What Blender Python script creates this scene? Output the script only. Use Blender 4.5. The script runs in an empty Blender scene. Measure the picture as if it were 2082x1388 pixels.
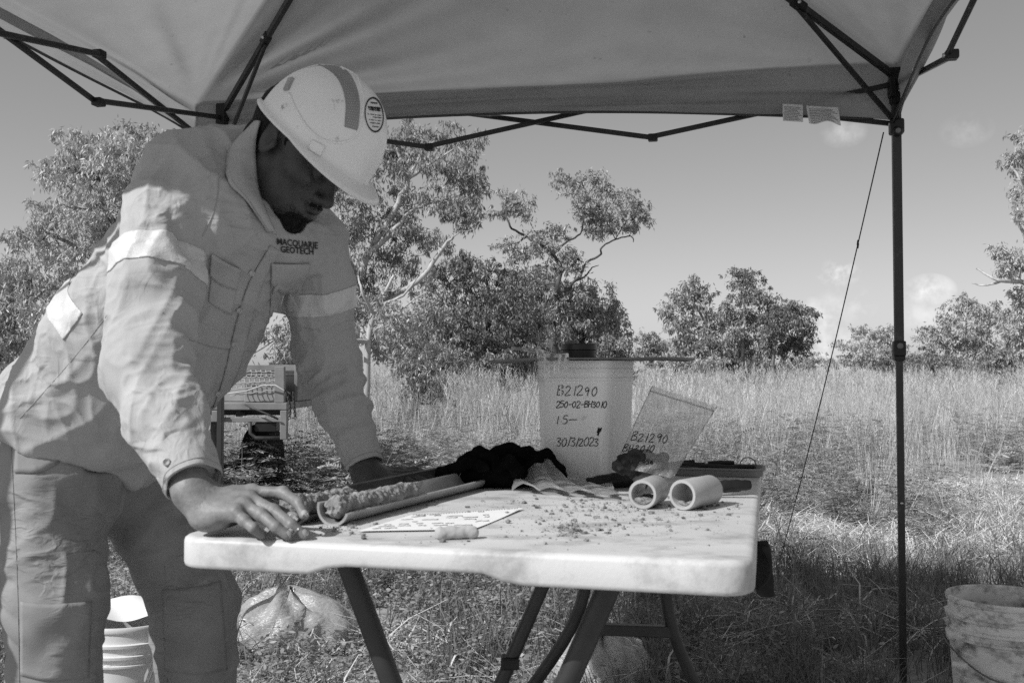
import bpy, bmesh, math, random
import numpy as np
from mathutils import Vector, Matrix
from mathutils.bvhtree import BVHTree

random.seed(7)
rng = np.random.default_rng(7)
scene = bpy.context.scene
COL = scene.collection

# ------------------------------------------------------------------ camera
F = 2050.0
HOR = 760.0
CAMZ = 0.98
PITCH = math.atan((HOR - 694.0) / F)
cam_d = bpy.data.cameras.new('camera')
cam = bpy.data.objects.new('camera', cam_d)
COL.objects.link(cam)
cam.location = (0, 0, CAMZ)
cam.rotation_euler = (math.pi / 2 + PITCH, 0, 0)
cam_d.sensor_width = 36
cam_d.lens = F / 2082 * 36
cam_d.clip_start = 0.05
cam_d.clip_end = 6000
cam_d.dof.use_dof = True
cam_d.dof.focus_distance = 4.5
cam_d.dof.aperture_fstop = 13.0
scene.camera = cam

# ------------------------------------------------------------------ sky
SUNV = Vector((0.98, 0.69, -1.02)).normalized()
w = bpy.data.worlds.new('World')
scene.world = w
w.use_nodes = True
nt = w.node_tree
nt.nodes.clear()
N = nt.nodes.new
L = nt.links.new
sky = N('ShaderNodeTexSky')
sky.sky_type = 'NISHITA'
sky.sun_disc = False
sky.sun_elevation = math.asin(-SUNV.z)
sky.sun_rotation = math.atan2(-SUNV.x, -SUNV.y)
sky.air_density = 1.0
sky.dust_density = 1.6
bw = N('ShaderNodeRGBToBW')
L(sky.outputs[0], bw.inputs[0])
tc = N('ShaderNodeTexCoord')

def vmath(op, a, b=None):
    n = N('ShaderNodeVectorMath'); n.operation = op
    if isinstance(a, (tuple, list, Vector)): n.inputs[0].default_value = a
    else: L(a, n.inputs[0])
    if b is not None:
        if isinstance(b, (tuple, list, Vector)): n.inputs[1].default_value = b
        else: L(b, n.inputs[1])
    return n

def fmath(op, a, b=None, clamp=False):
    n = N('ShaderNodeMath'); n.operation = op; n.use_clamp = clamp
    for i, v in enumerate((a, b)):
        if v is None: continue
        if isinstance(v, (int, float)): n.inputs[i].default_value = v
        else: L(v, n.inputs[i])
    return n.outputs[0]

def skydir(px, py):
    x, y = (px - 1041) / F, -(py - 694) / F
    fw = Vector((0, math.cos(PITCH), math.sin(PITCH))); up = Vector((0, -math.sin(PITCH), math.cos(PITCH)))
    return (fw + up * y + Vector((x, 0, 0))).normalized()

nz = N('ShaderNodeTexNoise'); nz.inputs['Scale'].default_value = 26; nz.inputs['Detail'].default_value = 8; nz.inputs['Roughness'].default_value = 0.62
nz2 = N('ShaderNodeTexNoise'); nz2.inputs['Scale'].default_value = 9; nz2.inputs['Detail'].default_value = 4
L(tc.outputs['Generated'], nz.inputs['Vector'])
L(tc.outputs['Generated'], nz2.inputs['Vector'])
cov = None
# cumulus puffs low over the plain and further round the horizon
puffs = [(1705, 555, .022, .8), (1890, 590, .024, .75), (1655, 650, .034, .6), (1715, 270, .022, .38), (1660, 715, .05, .55),
         (1965, 265, .024, .22), (1720, 620, .03, .3), (1880, 640, .03, .3), (2250, 560, .05, .7), (2500, 470, .06, .6), (-350, 610, .06, .7), (-900, 560, .08, .7), (3100, 600, .08, .7), (-2200, 620, .1, .7)]
for px, py, r, a in puffs:
    d = vmath('SUBTRACT', tc.outputs['Generated'], skydir(px, py))
    d2 = vmath('MULTIPLY', d.outputs[0], (1.0, 1.0, 1.5))
    ln = vmath('LENGTH', d2.outputs[0])
    m = fmath('SUBTRACT', 1.0, fmath('DIVIDE', ln.outputs['Value'], r), True)
    m = fmath('MULTIPLY', fmath('POWER', m, 0.7), a)
    cov = m if cov is None else fmath('MAXIMUM', cov, m)
nn = fmath('SUBTRACT', nz.outputs[0], 0.42)
nn = fmath('MULTIPLY', nn, 5.5, True)
cl = fmath('MULTIPLY', cov, nn, True)
mix = N('ShaderNodeMix'); mix.data_type = 'FLOAT'
L(cl, mix.inputs[0])
# soften the clear-air gradient as a black-and-white film does
base = fmath('POWER', bw.outputs[0], 0.62)
sepz = N('ShaderNodeSeparateXYZ'); L(tc.outputs['Generated'], sepz.inputs[0])
hz = fmath('POWER', fmath('SUBTRACT', 1.0, fmath('ABSOLUTE', sepz.outputs[2]), True), 7.0)
base = fmath('MULTIPLY', base, fmath('ADD', 0.77, fmath('MULTIPLY', hz, 0.74)))
L(base, mix.inputs[2])
L(fmath('ADD', fmath('MULTIPLY', base, 0.9), 3.4), mix.inputs[3])
bg = N('ShaderNodeBackground')
bg.inputs['Strength'].default_value = 0.15
L(mix.outputs[0], bg.inputs['Color'])
out = N('ShaderNodeOutputWorld')
L(bg.outputs[0], out.inputs[0])

# ------------------------------------------------------------------ sun and exposure
sd = bpy.data.lights.new('sun', 'SUN')
sd.energy = 3.3
sd.angle = math.radians(0.55)
sd.color = (1, 1, 1)
sun = bpy.data.objects.new('sun', sd)
COL.objects.link(sun)
sun.rotation_euler = SUNV.to_track_quat('-Z', 'Y').to_euler()
sun.location = (-10, -9, 12)
scene.view_settings.view_transform = 'Standard'
scene.view_settings.look = 'None'
scene.view_settings.gamma = 1
scene.view_settings.exposure = 0.4
scene.view_settings.use_curve_mapping = False
scene.cycles.use_denoising = False      # keep fine grass detail and a film-like grain
scene.cycles.max_bounces = 8
scene.cycles.diffuse_bounces = 3
scene.cycles.transparent_max_bounces = 24
scene.cycles.transmission_bounces = 8
scene.cycles.caustics_reflective = False
scene.cycles.caustics_refractive = False
scene.render.film_transparent = False

# ------------------------------------------------------------------ coordinates
def ray(px, py):
    x, y = (px - 1041) / F, -(py - 694) / F
    return np.array([x, math.cos(PITCH) - y * math.sin(PITCH), math.sin(PITCH) + y * math.cos(PITCH)])

def at(px, py, Y):
    r = ray(px, py)
    return np.array([0, 0, CAMZ]) + r * (Y / r[1])

def onz(px, py, z):
    r = ray(px, py)
    return np.array([0, 0, CAMZ]) + r * ((z - CAMZ) / r[2])

def nrm(v):
    v = np.asarray(v, float)
    return v / np.linalg.norm(v)

# ------------------------------------------------------------------ materials
MATS = {}

def mat(name, base=0.5, var=0.0, scale=8.0, rough=0.7, spec=0.4, detail=5.0, bump=0.0, bscale=None, metal=0.0,
        dirt=0.0, dscale=3.0, dcol=0.1, trans=0.0, transl=0.0, stretch=None, alpha=1.0, sheen=0.0, crease=None):
    """grey procedural material: noise-varied base colour, patches of dirt, fine relief"""
    if name in MATS: return MATS[name]
    m = bpy.data.materials.new(name)
    m.use_nodes = True
    t = m.node_tree
    t.nodes.clear()
    n, l = t.nodes.new, t.links.new
    o = n('ShaderNodeOutputMaterial')
    p = n('ShaderNodeBsdfPrincipled')
    p.inputs['Roughness'].default_value = rough
    p.inputs['Specular IOR Level'].default_value = spec
    p.inputs['Metallic'].default_value = metal
    if sheen: p.inputs['Sheen Weight'].default_value = sheen
    tcn = n('ShaderNodeTexCoord')
    src = tcn.outputs['Object']
    if stretch:
        mp = n('ShaderNodeMapping'); mp.inputs['Scale'].default_value = stretch
        l(src, mp.inputs[0]); src = mp.outputs[0]
    col = None
    if var > 0:
        nz = n('ShaderNodeTexNoise'); nz.inputs['Scale'].default_value = scale; nz.inputs['Detail'].default_value = detail
        l(src, nz.inputs['Vector'])
        r = n('ShaderNodeMapRange')
        r.inputs['From Min'].default_value = 0.28; r.inputs['From Max'].default_value = 0.72
        r.inputs['To Min'].default_value = max(0, base - var); r.inputs['To Max'].default_value = base + var
        l(nz.outputs[0], r.inputs[0])
        col = r.outputs[0]
    if dirt > 0:
        nz = n('ShaderNodeTexNoise'); nz.inputs['Scale'].default_value = dscale; nz.inputs['Detail'].default_value = 9; nz.inputs['Roughness'].default_value = 0.68
        l(src, nz.inputs['Vector'])
        r = n('ShaderNodeMapRange')
        r.inputs['From Min'].default_value = 0.66 - dirt * 0.3; r.inputs['From Max'].default_value = 0.72 - dirt * 0.1
        l(nz.outputs[0], r.inputs[0])
        mx = n('ShaderNodeMix'); mx.data_type = 'FLOAT'
        l(r.outputs[0], mx.inputs[0])
        if col is None: mx.inputs[2].default_value = base
        else: l(col, mx.inputs[2])
        mx.inputs[3].default_value = dcol
        col = mx.outputs[0]
    if col is None:
        p.inputs['Base Color'].default_value = (base, base, base, 1)
    else:
        l(col, p.inputs['Base Color'])
    if bump > 0:
        bz = n('ShaderNodeTexNoise'); bz.inputs['Scale'].default_value = bscale or scale * 6; bz.inputs['Detail'].default_value = 6
        l(src, bz.inputs['Vector'])
        bn = n('ShaderNodeBump'); bn.inputs['Strength'].default_value = bump; bn.inputs['Distance'].default_value = 0.01
        l(bz.outputs[0], bn.inputs['Height']); l(bn.outputs[0], p.inputs['Normal'])
        if crease:
            prev = bn
            for sc_, st_, dist_ in crease:
                mp = n('ShaderNodeMapping'); mp.inputs['Scale'].default_value = st_
                l(tcn.outputs['Object'], mp.inputs[0])
                cz = n('ShaderNodeTexNoise'); cz.inputs['Scale'].default_value = sc_; cz.inputs['Detail'].default_value = 2.5; cz.inputs['Distortion'].default_value = 0.6
                l(mp.outputs[0], cz.inputs['Vector'])
                s1 = n('ShaderNodeMath'); s1.operation = 'SUBTRACT'; s1.inputs[1].default_value = 0.5; l(cz.outputs[0], s1.inputs[0])
                s2 = n('ShaderNodeMath'); s2.operation = 'ABSOLUTE'; l(s1.outputs[0], s2.inputs[0])
                s3 = n('ShaderNodeMapRange'); s3.inputs['From Max'].default_value = 0.13; s3.inputs['To Min'].default_value = 1.0; s3.inputs['To Max'].default_value = 0.0
                s3.interpolation_type = 'SMOOTHSTEP'; l(s2.outputs[0], s3.inputs[0])
                # creases come and go across the cloth
                mz = n('ShaderNodeTexNoise'); mz.inputs['Scale'].default_value = 5.0; l(tcn.outputs['Object'], mz.inputs['Vector'])
                mr = n('ShaderNodeMapRange'); mr.inputs['From Min'].default_value = 0.42; mr.inputs['From Max'].default_value = 0.62; l(mz.outputs[0], mr.inputs[0])
                mm = n('ShaderNodeMath'); mm.operation = 'MULTIPLY'; l(s3.outputs[0], mm.inputs[0]); l(mr.outputs[0], mm.inputs[1])
                b2 = n('ShaderNodeBump'); b2.inputs['Strength'].default_value = 0.9; b2.inputs['Distance'].default_value = dist_
                l(mm.outputs[0], b2.inputs['Height']); l(prev.outputs[0], b2.inputs['Normal']); prev = b2
            l(prev.outputs[0], p.inputs['Normal'])
    sh = p.outputs[0]
    if transl > 0:
        tr = n('ShaderNodeBsdfTranslucent')
        if col is None: tr.inputs[0].default_value = (base, base, base, 1)
        else: l(col, tr.inputs[0])
        ms = n('ShaderNodeMixShader'); ms.inputs[0].default_value = transl
        l(sh, ms.inputs[1]); l(tr.outputs[0], ms.inputs[2]); sh = ms.outputs[0]
    if alpha < 1:
        ta = n('ShaderNodeBsdfTransparent')
        ms = n('ShaderNodeMixShader'); ms.inputs[0].default_value = alpha
        l(ta.outputs[0], ms.inputs[1]); l(sh, ms.inputs[2]); sh = ms.outputs[0]
    l(sh, o.inputs[0])
    MATS[name] = m
    return m

def plastic_film(name, amount=0.28, base=0.75):
    """thin clear bag film: mostly transparent, hazy and shiny, more so at grazing angles"""
    m = bpy.data.materials.new(name); m.use_nodes = True
    t = m.node_tree; t.nodes.clear(); n, l = t.nodes.new, t.links.new
    o = n('ShaderNodeOutputMaterial')
    g = n('ShaderNodeBsdfGlossy'); g.inputs['Roughness'].default_value = 0.32; g.inputs[0].default_value = (1, 1, 1, 1)
    d = n('ShaderNodeBsdfDiffuse'); d.inputs[0].default_value = (base,) * 3 + (1,)
    tl = n('ShaderNodeBsdfTranslucent'); tl.inputs[0].default_value = (base,) * 3 + (1,)
    a = n('ShaderNodeMixShader'); a.inputs[0].default_value = 0.5; l(d.outputs[0], a.inputs[1]); l(tl.outputs[0], a.inputs[2])
    tr = n('ShaderNodeBsdfTransparent')
    b = n('ShaderNodeMixShader'); b.inputs[0].default_value = amount; l(tr.outputs[0], b.inputs[1]); l(a.outputs[0], b.inputs[2])
    fr = n('ShaderNodeFresnel'); fr.inputs[0].default_value = 1.5
    c = n('ShaderNodeMixShader'); l(fr.outputs[0], c.inputs[0]); l(b.outputs[0], c.inputs[1]); l(g.outputs[0], c.inputs[2])
    nz = n('ShaderNodeTexNoise'); nz.inputs['Scale'].default_value = 28; nz.inputs['Detail'].default_value = 3
    bm = n('ShaderNodeBump'); bm.inputs['Strength'].default_value = 0.5; bm.inputs['Distance'].default_value = 0.01
    l(nz.outputs[0], bm.inputs['Height']); l(bm.outputs[0], g.inputs['Normal']); l(bm.outputs[0], d.inputs['Normal'])
    l(c.outputs[0], o.inputs[0])
    MATS[name] = m
    return m

# ------------------------------------------------------------------ object helpers
ROOT = {}

def set_props(o, label=None, cat=None, group=None, kind=None):
    if label: o['label'] = label
    if cat: o['category'] = cat
    if group: o['group'] = group
    if kind: o['kind'] = kind
    return o

def thing(name, loc, label, cat, group=None):
    o = bpy.data.objects.new(name, None)
    o.empty_display_size = 0.05
    COL.objects.link(o)
    o.location = tuple(float(c) for c in loc)
    ROOT[o.name] = np.array(loc, float)
    return set_props(o, label, cat, group)

def fast_mesh(name, V, faces):
    me = bpy.data.meshes.new(name)
    if isinstance(faces, np.ndarray):
        V = np.ascontiguousarray(V, dtype=np.float32)
        nf, k = faces.shape
        me.vertices.add(len(V)); me.vertices.foreach_set('co', V.ravel())
        me.loops.add(nf * k); me.loops.foreach_set('vertex_index', np.ascontiguousarray(faces, dtype=np.int32).ravel())
        me.polygons.add(nf)
        me.polygons.foreach_set('loop_start', np.arange(0, nf * k, k, dtype=np.int32))
        try: me.polygons.foreach_set('loop_total', np.full(nf, k, dtype=np.int32))
        except Exception: pass
        me.update(calc_edges=True)
    else:
        me.from_pydata([tuple(map(float, v)) for v in V], [], [tuple(int(i) for i in f) for f in faces])
        me.update()
    return me

def mk(name, V, faces, m, parent=None, smooth=True, **props):
    """one mesh object from world-space vertices; a child's data is stored relative to its root's base"""
    V = np.asarray(V, float)
    if parent is not None:
        base = ROOT[parent.name]
        ROOT_child = base
        V = V - base
    me = fast_mesh(name, V, faces)
    if m is not None: me.materials.append(m)
    if smooth: me.polygons.foreach_set('use_smooth', np.ones(len(me.polygons), dtype=bool))
    o = bpy.data.objects.new(name, me)
    COL.objects.link(o)
    if parent is not None:
        o.parent = parent
        ROOT[o.name] = ROOT[parent.name]
    else:
        ROOT[o.name] = np.zeros(3)
    set_props(o, props.get('label'), props.get('cat'), props.get('group'), props.get('kind'))
    return o

def top(name, V, faces, m, base, smooth=True, **props):
    """top-level single-mesh thing with its origin at its base"""
    V = np.asarray(V, float)
    o = mk(name, V - np.asarray(base, float), faces, m, None, smooth, **props)
    o.location = tuple(float(c) for c in base)
    ROOT[o.name] = np.asarray(base, float)
    return o

def sharp(o, ang=35):
    me = o.data
    me.polygons.foreach_set('use_smooth', np.ones(len(me.polygons), dtype=bool))
    bm = bmesh.new(); bm.from_mesh(me)
    a = math.radians(ang)
    for e in bm.edges:
        if len(e.link_faces) == 2 and e.calc_face_angle(0) > a: e.smooth = False
    bm.to_mesh(me); bm.free()
    return o

def solidify(o, t, off=0):
    md = o.modifiers.new('thick', 'SOLIDIFY'); md.thickness = t; md.offset = off
    return o

def bevel(o, wdt=0.003, seg=2):
    md = o.modifiers.new('bevel', 'BEVEL'); md.width = wdt; md.segments = seg; md.limit_method = 'ANGLE'
    md.angle_limit = math.radians(40)
    return o

def frame_from(d):
    d = nrm(d)
    a = np.array([0, 0, 1.0]) if abs(d[2]) < 0.9 else np.array([1.0, 0, 0])
    u = nrm(np.cross(a, d)); v = np.cross(d, u)
    return u, v, d

def box_vf(c, half, axes=None):
    c = np.asarray(c, float)
    ax = np.eye(3) if axes is None else np.array([nrm(a) for a in axes])
    V = []
    for sx in (-1, 1):
        for sy in (-1, 1):
            for sz in (-1, 1):
                V.append(c + ax[0] * half[0] * sx + ax[1] * half[1] * sy + ax[2] * half[2] * sz)
    Fc = [(0, 1, 3, 2), (4, 6, 7, 5), (0, 4, 5, 1), (2, 3, 7, 6), (0, 2, 6, 4), (1, 5, 7, 3)]
    return np.array(V), Fc

def box(name, c, half, m, parent=None, axes=None, bev=0.003, **k):
    V, Fc = box_vf(c, half, axes)
    o = mk(name, V, Fc, m, parent, False, **k)
    if bev: bevel(o, bev)
    return o

def tube_vf(pts, r, n=8, cap=True, flat=None):
    """swept tube along a polyline; r scalar or per-point"""
    P = np.asarray(pts, float)
    k = len(P)
    R = np.full(k, r, float) if np.isscalar(r) else np.asarray(r, float)
    T = np.gradient(P, axis=0)
    T /= np.linalg.norm(T, axis=1)[:, None] + 1e-12
    u, v, _ = frame_from(T[0])
    V = []
    a = np.linspace(0, 2 * math.pi, n, endpoint=False)
    for i in range(k):
        u = u - T[i] * np.dot(u, T[i]); u = nrm(u); v = np.cross(T[i], u)
        V.append(P[i] + R[i] * (np.cos(a)[:, None] * u + np.sin(a)[:, None] * v))
    V = np.concatenate(V)
    Fc = []
    for i in range(k - 1):
        for j in range(n):
            j2 = (j + 1) % n
            Fc.append((i * n + j, i * n + j2, (i + 1) * n + j2, (i + 1) * n + j))
    if cap:
        V = np.concatenate([V, P[:1], P[-1:]])
        c0, c1 = k * n, k * n + 1
        for j in range(n):
            j2 = (j + 1) % n
            Fc.append((c0, j2, j)); Fc.append((c1, (k - 1) * n + j, (k - 1) * n + j2))
    return V, Fc

def tube(name, pts, r, m, parent=None, n=8, **k):
    V, Fc = tube_vf(pts, r, n)
    o = mk(name, V, Fc, m, parent, True, **k)
    return sharp(o, 50)

def sqbar(name, p0, p1, hw, hh, m, parent, **k):
    p0, p1 = np.asarray(p0, float), np.asarray(p1, float)
    u, v, d = frame_from(p1 - p0)
    return box(name, (p0 + p1) / 2, (hw, hh, np.linalg.norm(p1 - p0) / 2), m, parent, (u, v, d), 0.0025, **k)

def lathe_vf(prof, c, axes=None, n=40, a0=0, a1=2 * math.pi, sq=None):
    """revolve (r, h) profile; sq gives a superellipse exponent for squarish pails"""
    c = np.asarray(c, float)
    ax = np.eye(3) if axes is None else np.array([nrm(a) for a in axes])
    full = abs((a1 - a0) - 2 * math.pi) < 1e-6
    aa = np.linspace(a0, a1, n, endpoint=not full)
    V = []
    for r, h in prof:
        ca, sa = np.cos(aa), np.sin(aa)
        s = 1.0 if sq is None else (np.abs(ca) ** sq + np.abs(sa) ** sq) ** (-1.0 / sq)
        V.append(c + (r * s * ca)[:, None] * ax[0] + (r * s * sa)[:, None] * ax[1] + h * ax[2])
    V = np.concatenate(V)
    Fc = []
    m = len(aa)
    for i in range(len(prof) - 1):
        for j in range(m if full else m - 1):
            j2 = (j + 1) % m
            Fc.append((i * m + j, i * m + j2, (i + 1) * m + j2, (i + 1) * m + j))
    return V, Fc

def merge_vf(parts):
    V, Fc, o = [], [], 0
    for v, f in parts:
        V.append(np.asarray(v, float)); Fc += [tuple(i + o for i in q) for q in f]; o += len(v)
    return np.concatenate(V), Fc

# ------------------------------------------------------------------ numpy noise
def _hash(ix, iy, iz, s):
    h = (ix * 374761393 + iy * 668265263 + iz * 2147483647 + s * 974711) & 0xffffffff
    h = ((h ^ (h >> 13)) * 1274126177) & 0xffffffff
    h = (h ^ (h >> 16)) & 0xffff
    return h.astype(np.float32) / 65535.0

def vnoise(P, s=0):
    P = np.asarray(P, np.float32)
    I = np.floor(P).astype(np.int64); f = P - I
    f = f * f * (3 - 2 * f)
    x, y, z = I[:, 0], I[:, 1], I[:, 2]
    r = 0
    for dx in (0, 1):
        wx = f[:, 0] if dx else 1 - f[:, 0]
        for dy in (0, 1):
            wy = f[:, 1] if dy else 1 - f[:, 1]
            for dz in (0, 1):
                wz = f[:, 2] if dz else 1 - f[:, 2]
                r = r + wx * wy * wz * _hash(x + dx, y + dy, z + dz, s)
    return r * 2 - 1

def fbm(P, o=3, s=0):
    P = np.asarray(P, np.float32)
    a, t = 1.0, 0
    for i in range(o):
        t = t + a * vnoise(P * 2 ** i, s + i * 17); a *= 0.5
    return t

# ------------------------------------------------------------------ signed distance modelling
def smin(a, b, k):
    h = np.clip(0.5 + 0.5 * (b - a) / k, 0, 1)
    return b + (a - b) * h - k * h * (1 - h)

def smax(a, b, k):
    return -smin(-a, -b, k)

def cone(P, a, b, ra, rb):
    a = np.asarray(a, np.float32); b = np.asarray(b, np.float32)
    d = b - a
    t = np.clip(((P - a) @ d) / float(d @ d), 0, 1)
    return np.linalg.norm(P - a - t[:, None] * d, axis=1) - (ra + (rb - ra) * t)

def chain(P, pts, rad, k=0.01):
    r = None
    for i in range(len(pts) - 1):
        c = cone(P, pts[i], pts[i + 1], rad[i], rad[i + 1])
        r = c if r is None else smin(r, c, k)
    return r

def ell(P, c, ax, rad):
    """ellipsoid with axes rows ax"""
    q = (P - np.asarray(c, np.float32)) @ np.asarray(ax, np.float32).T
    rad = np.asarray(rad, np.float32)
    k0 = np.linalg.norm(q / rad, axis=1); k1 = np.linalg.norm(q / (rad * rad), axis=1) + 1e-9
    return k0 * (k0 - 1.0) / k1

def surfnet(f, lo, hi, h, B=8, slack=1.5):
    lo = np.asarray(lo, float); hi = np.asarray(hi, float)
    nb = np.ceil((hi - lo) / (h * B)).astype(int)
    n = nb * B + 1
    val = np.empty(n, np.float32)
    g = [lo[i] + (np.arange(nb[i]) + 0.5) * B * h for i in range(3)]
    C = np.stack(np.meshgrid(*g, indexing='ij'), -1).reshape(-1, 3).astype(np.float32)
    cv = f(C).reshape(nb)
    rep = np.repeat(np.repeat(np.repeat(np.where(cv > 0, 1.0, -1.0), B, 0), B, 1), B, 2)
    val[:] = 1.0
    val[:-1, :-1, :-1] = rep
    act = np.argwhere(np.abs(cv) < B * h * 0.87 * slack)
    loc = np.stack(np.meshgrid(*[np.arange(B + 1)] * 3, indexing='ij'), -1).reshape(-1, 3)
    for s in range(0, len(act), 400):
        idx = (act[s:s + 400, None, :] * B + loc[None]).reshape(-1, 3)
        P = (lo + idx * h).astype(np.float32)
        val[idx[:, 0], idx[:, 1], idx[:, 2]] = f(P)
    S = val < 0
    m = n - 1
    cnt = np.zeros(m, np.int8)
    for dx in (0, 1):
        for dy in (0, 1):
            for dz in (0, 1):
                cnt += S[dx:dx + m[0], dy:dy + m[1], dz:dz + m[2]]
    cells = np.argwhere((cnt > 0) & (cnt < 8))
    idm = np.full(m, -1, np.int64)
    idm[cells[:, 0], cells[:, 1], cells[:, 2]] = np.arange(len(cells))
    acc = np.zeros((len(cells), 3)); num = np.zeros(len(cells))
    corners = [(0, 0, 0), (1, 0, 0), (0, 1, 0), (1, 1, 0), (0, 0, 1), (1, 0, 1), (0, 1, 1), (1, 1, 1)]
    cvs = [val[cells[:, 0] + c[0], cells[:, 1] + c[1], cells[:, 2] + c[2]] for c in corners]
    for i in range(8):
        for j in range(i + 1, 8):
            ci, cj = np.array(corners[i]), np.array(corners[j])
            if np.abs(ci - cj).sum() != 1: continue
            a, b = cvs[i], cvs[j]
            mk_ = (a < 0) != (b < 0)
            t = np.where(mk_, a / (a - b + 1e-12), 0)
            acc += np.where(mk_[:, None], ci + t[:, None] * (cj - ci), 0); num += mk_
    V = lo + (cells + acc / num[:, None]) * h
    quads = []
    for ax in range(3):
        o1, o2 = [(1, 2), (2, 0), (0, 1)][ax]
        sl0 = [slice(None)] * 3; sl1 = [slice(None)] * 3
        sl0[ax] = slice(0, -1); sl1[ax] = slice(1, None)
        ch = S[tuple(sl0)] != S[tuple(sl1)]
        e = np.argwhere(ch)
        e = e[(e[:, o1] > 0) & (e[:, o2] > 0) & (e[:, o1] < m[o1]) & (e[:, o2] < m[o2])]
        ins = S[e[:, 0], e[:, 1], e[:, 2]]
        def cid(d1, d2):
            q = e.copy(); q[:, o1] -= d1; q[:, o2] -= d2
            return idm[q[:, 0], q[:, 1], q[:, 2]]
        q = np.stack([cid(1, 1), cid(0, 1), cid(0, 0), cid(1, 0)], 1)
        q[~ins] = q[~ins][:, ::-1]
        quads.append(q)
    Q = np.concatenate(quads)
    Q = Q[(Q >= 0).all(1)]
    return V, Q

def relax(V, Q, it=1, lam=0.5):
    for _ in range(it):
        s = np.zeros_like(V); c = np.zeros(len(V))
        for i in range(4):
            for j in (1, 3):
                np.add.at(s, Q[:, i], V[Q[:, (i + j) % 4]]); np.add.at(c, Q[:, i], 1)
        V = V + lam * (s / np.maximum(c, 1)[:, None] - V)
    return V

def vnormals(V, Q):
    n = np.cross(V[Q[:, 2]] - V[Q[:, 0]], V[Q[:, 3]] - V[Q[:, 1]])
    o = np.zeros_like(V)
    for i in range(4): np.add.at(o, Q[:, i], n)
    return o / (np.linalg.norm(o, axis=1)[:, None] + 1e-12)

def bvh_of(V, Q):
    return BVHTree.FromPolygons([tuple(v) for v in V], [tuple(int(i) for i in q) for q in Q])

def project(bvh, p, d, off=0.0):
    """first hit along d from p, lifted off the surface"""
    d = nrm(d)
    h = bvh.ray_cast(Vector(p), Vector(d))
    if h[0] is None:
        h2 = bvh.find_nearest(Vector(p))
        return np.array(h2[0]) + np.array(h2[1]) * off
    nn_ = np.array(h[1])
    if nn_ @ d > 0: nn_ = -nn_
    return np.array(h[0]) + nn_ * off

def strokes_vf(lines, width):
    """pen strokes as thin raised ribbons: each line a list of 3-D points with the ribbon normal"""
    parts = []
    for pts in lines:
        parts.append(tube_vf(pts, width, 5))
    return merge_vf(parts)

# ================================================================== materials used by the built things
M_soil = mat('dry_soil', 0.17, 0.07, 40, 0.95, 0.1, bump=0.6, bscale=160)
M_soil2 = mat('pale_soil', 0.25, 0.13, 45, 0.95, 0.1, bump=0.6, bscale=200)
M_tabletop = mat('table_plastic', 0.60, 0.05, 5, 0.45, 0.35, dirt=0.58, dscale=8, dcol=0.36, bump=0.05, bscale=150, stretch=(1.0, 1.6, 1.0))
M_legs = mat('dark_steel_tube', 0.03, 0.01, 20, 0.45, 0.5)
M_frame = mat('canopy_frame_paint', 0.022, 0.006, 15, 0.38, 0.5, dirt=0.25, dscale=30, dcol=0.07)
M_black = mat('black_plastic', 0.012, 0.004, 30, 0.45, 0.4)
M_bolt = mat('bolt_steel', 0.6, 0.0, 5, 0.3, 0.5, metal=0.9)
M_fabric = mat('canopy_fabric', 0.37, 0.02, 9, 0.8, 0.25, transl=0.42, bump=0.15, bscale=160, dirt=0.05, dscale=30, dcol=0.22, crease=[(5, (1, 1, 1), .005), (14, (1, 1, 1), .0012)])
M_tag = mat('care_label', 0.8, 0.05, 30, 0.8, 0.2, transl=0.3)
M_pailwhite = mat('white_pail_plastic', 0.74, 0.03, 10, 0.35, 0.45, dirt=0.08, dscale=18, dcol=0.4)
M_pailin = mat('pail_plastic_dusty', 0.93, 0.03, 12, 0.4, 0.4, dirt=0.1, dscale=14, dcol=0.6, transl=0.04)
M_bucket = mat('stained_bucket_plastic', 0.70, 0.16, 8, 0.5, 0.4, dirt=0.60, dscale=15, dcol=0.15, stretch=(1, 1, 1.5))
M_ink = mat('marker_ink', 0.012, 0, 1, 0.5, 0.3)
M_paper = mat('paper', 0.8, 0.03, 12, 0.8, 0.2)
M_print = mat('printed_ink', 0.34, 0.05, 40, 0.8, 0.1)
M_glove = mat('black_knit', 0.006, 0.003, 30, 1.0, 0.05, bump=0.8, bscale=300)
M_darkgrey = mat('dark_grey_paint', 0.06, 0.015, 20, 0.5, 0.4)
M_mid = mat('mid_grey_card', 0.2, 0.03, 20, 0.7, 0.3)
M_steel = mat('worn_steel', 0.42, 0.08, 18, 0.42, 0.5, metal=0.35, dirt=0.3, dscale=25, dcol=0.25)
M_pvc = mat('pvc_plastic', 0.40, 0.05, 14, 0.4, 0.4, dirt=0.3, dscale=22, dcol=0.3)
M_film = plastic_film('clear_bag_film', 0.32, 0.9)
M_film2 = plastic_film('cloudy_bag_film', 0.33, 0.85)
M_film3 = plastic_film('heavy_bag_film', 0.68, 0.9)
M_rope = mat('guy_cord', 0.03, 0.01, 40, 0.8, 0.2)
M_truck = mat('trailer_paint', 0.22, 0.06, 9, 0.55, 0.4, dirt=0.35, dscale=11, dcol=0.2)
M_rubber = mat('tyre_rubber', 0.02, 0.006, 20, 0.85, 0.2)

# ================================================================== ground
def groundz(x, y):
    P = np.stack([np.asarray(x, float), np.asarray(y, float), np.zeros_like(np.asarray(x, float))], -1)
    return 0.035 * vnoise(P * 0.55, 3) + 0.012 * vnoise(P * 2.3, 5)

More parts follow.
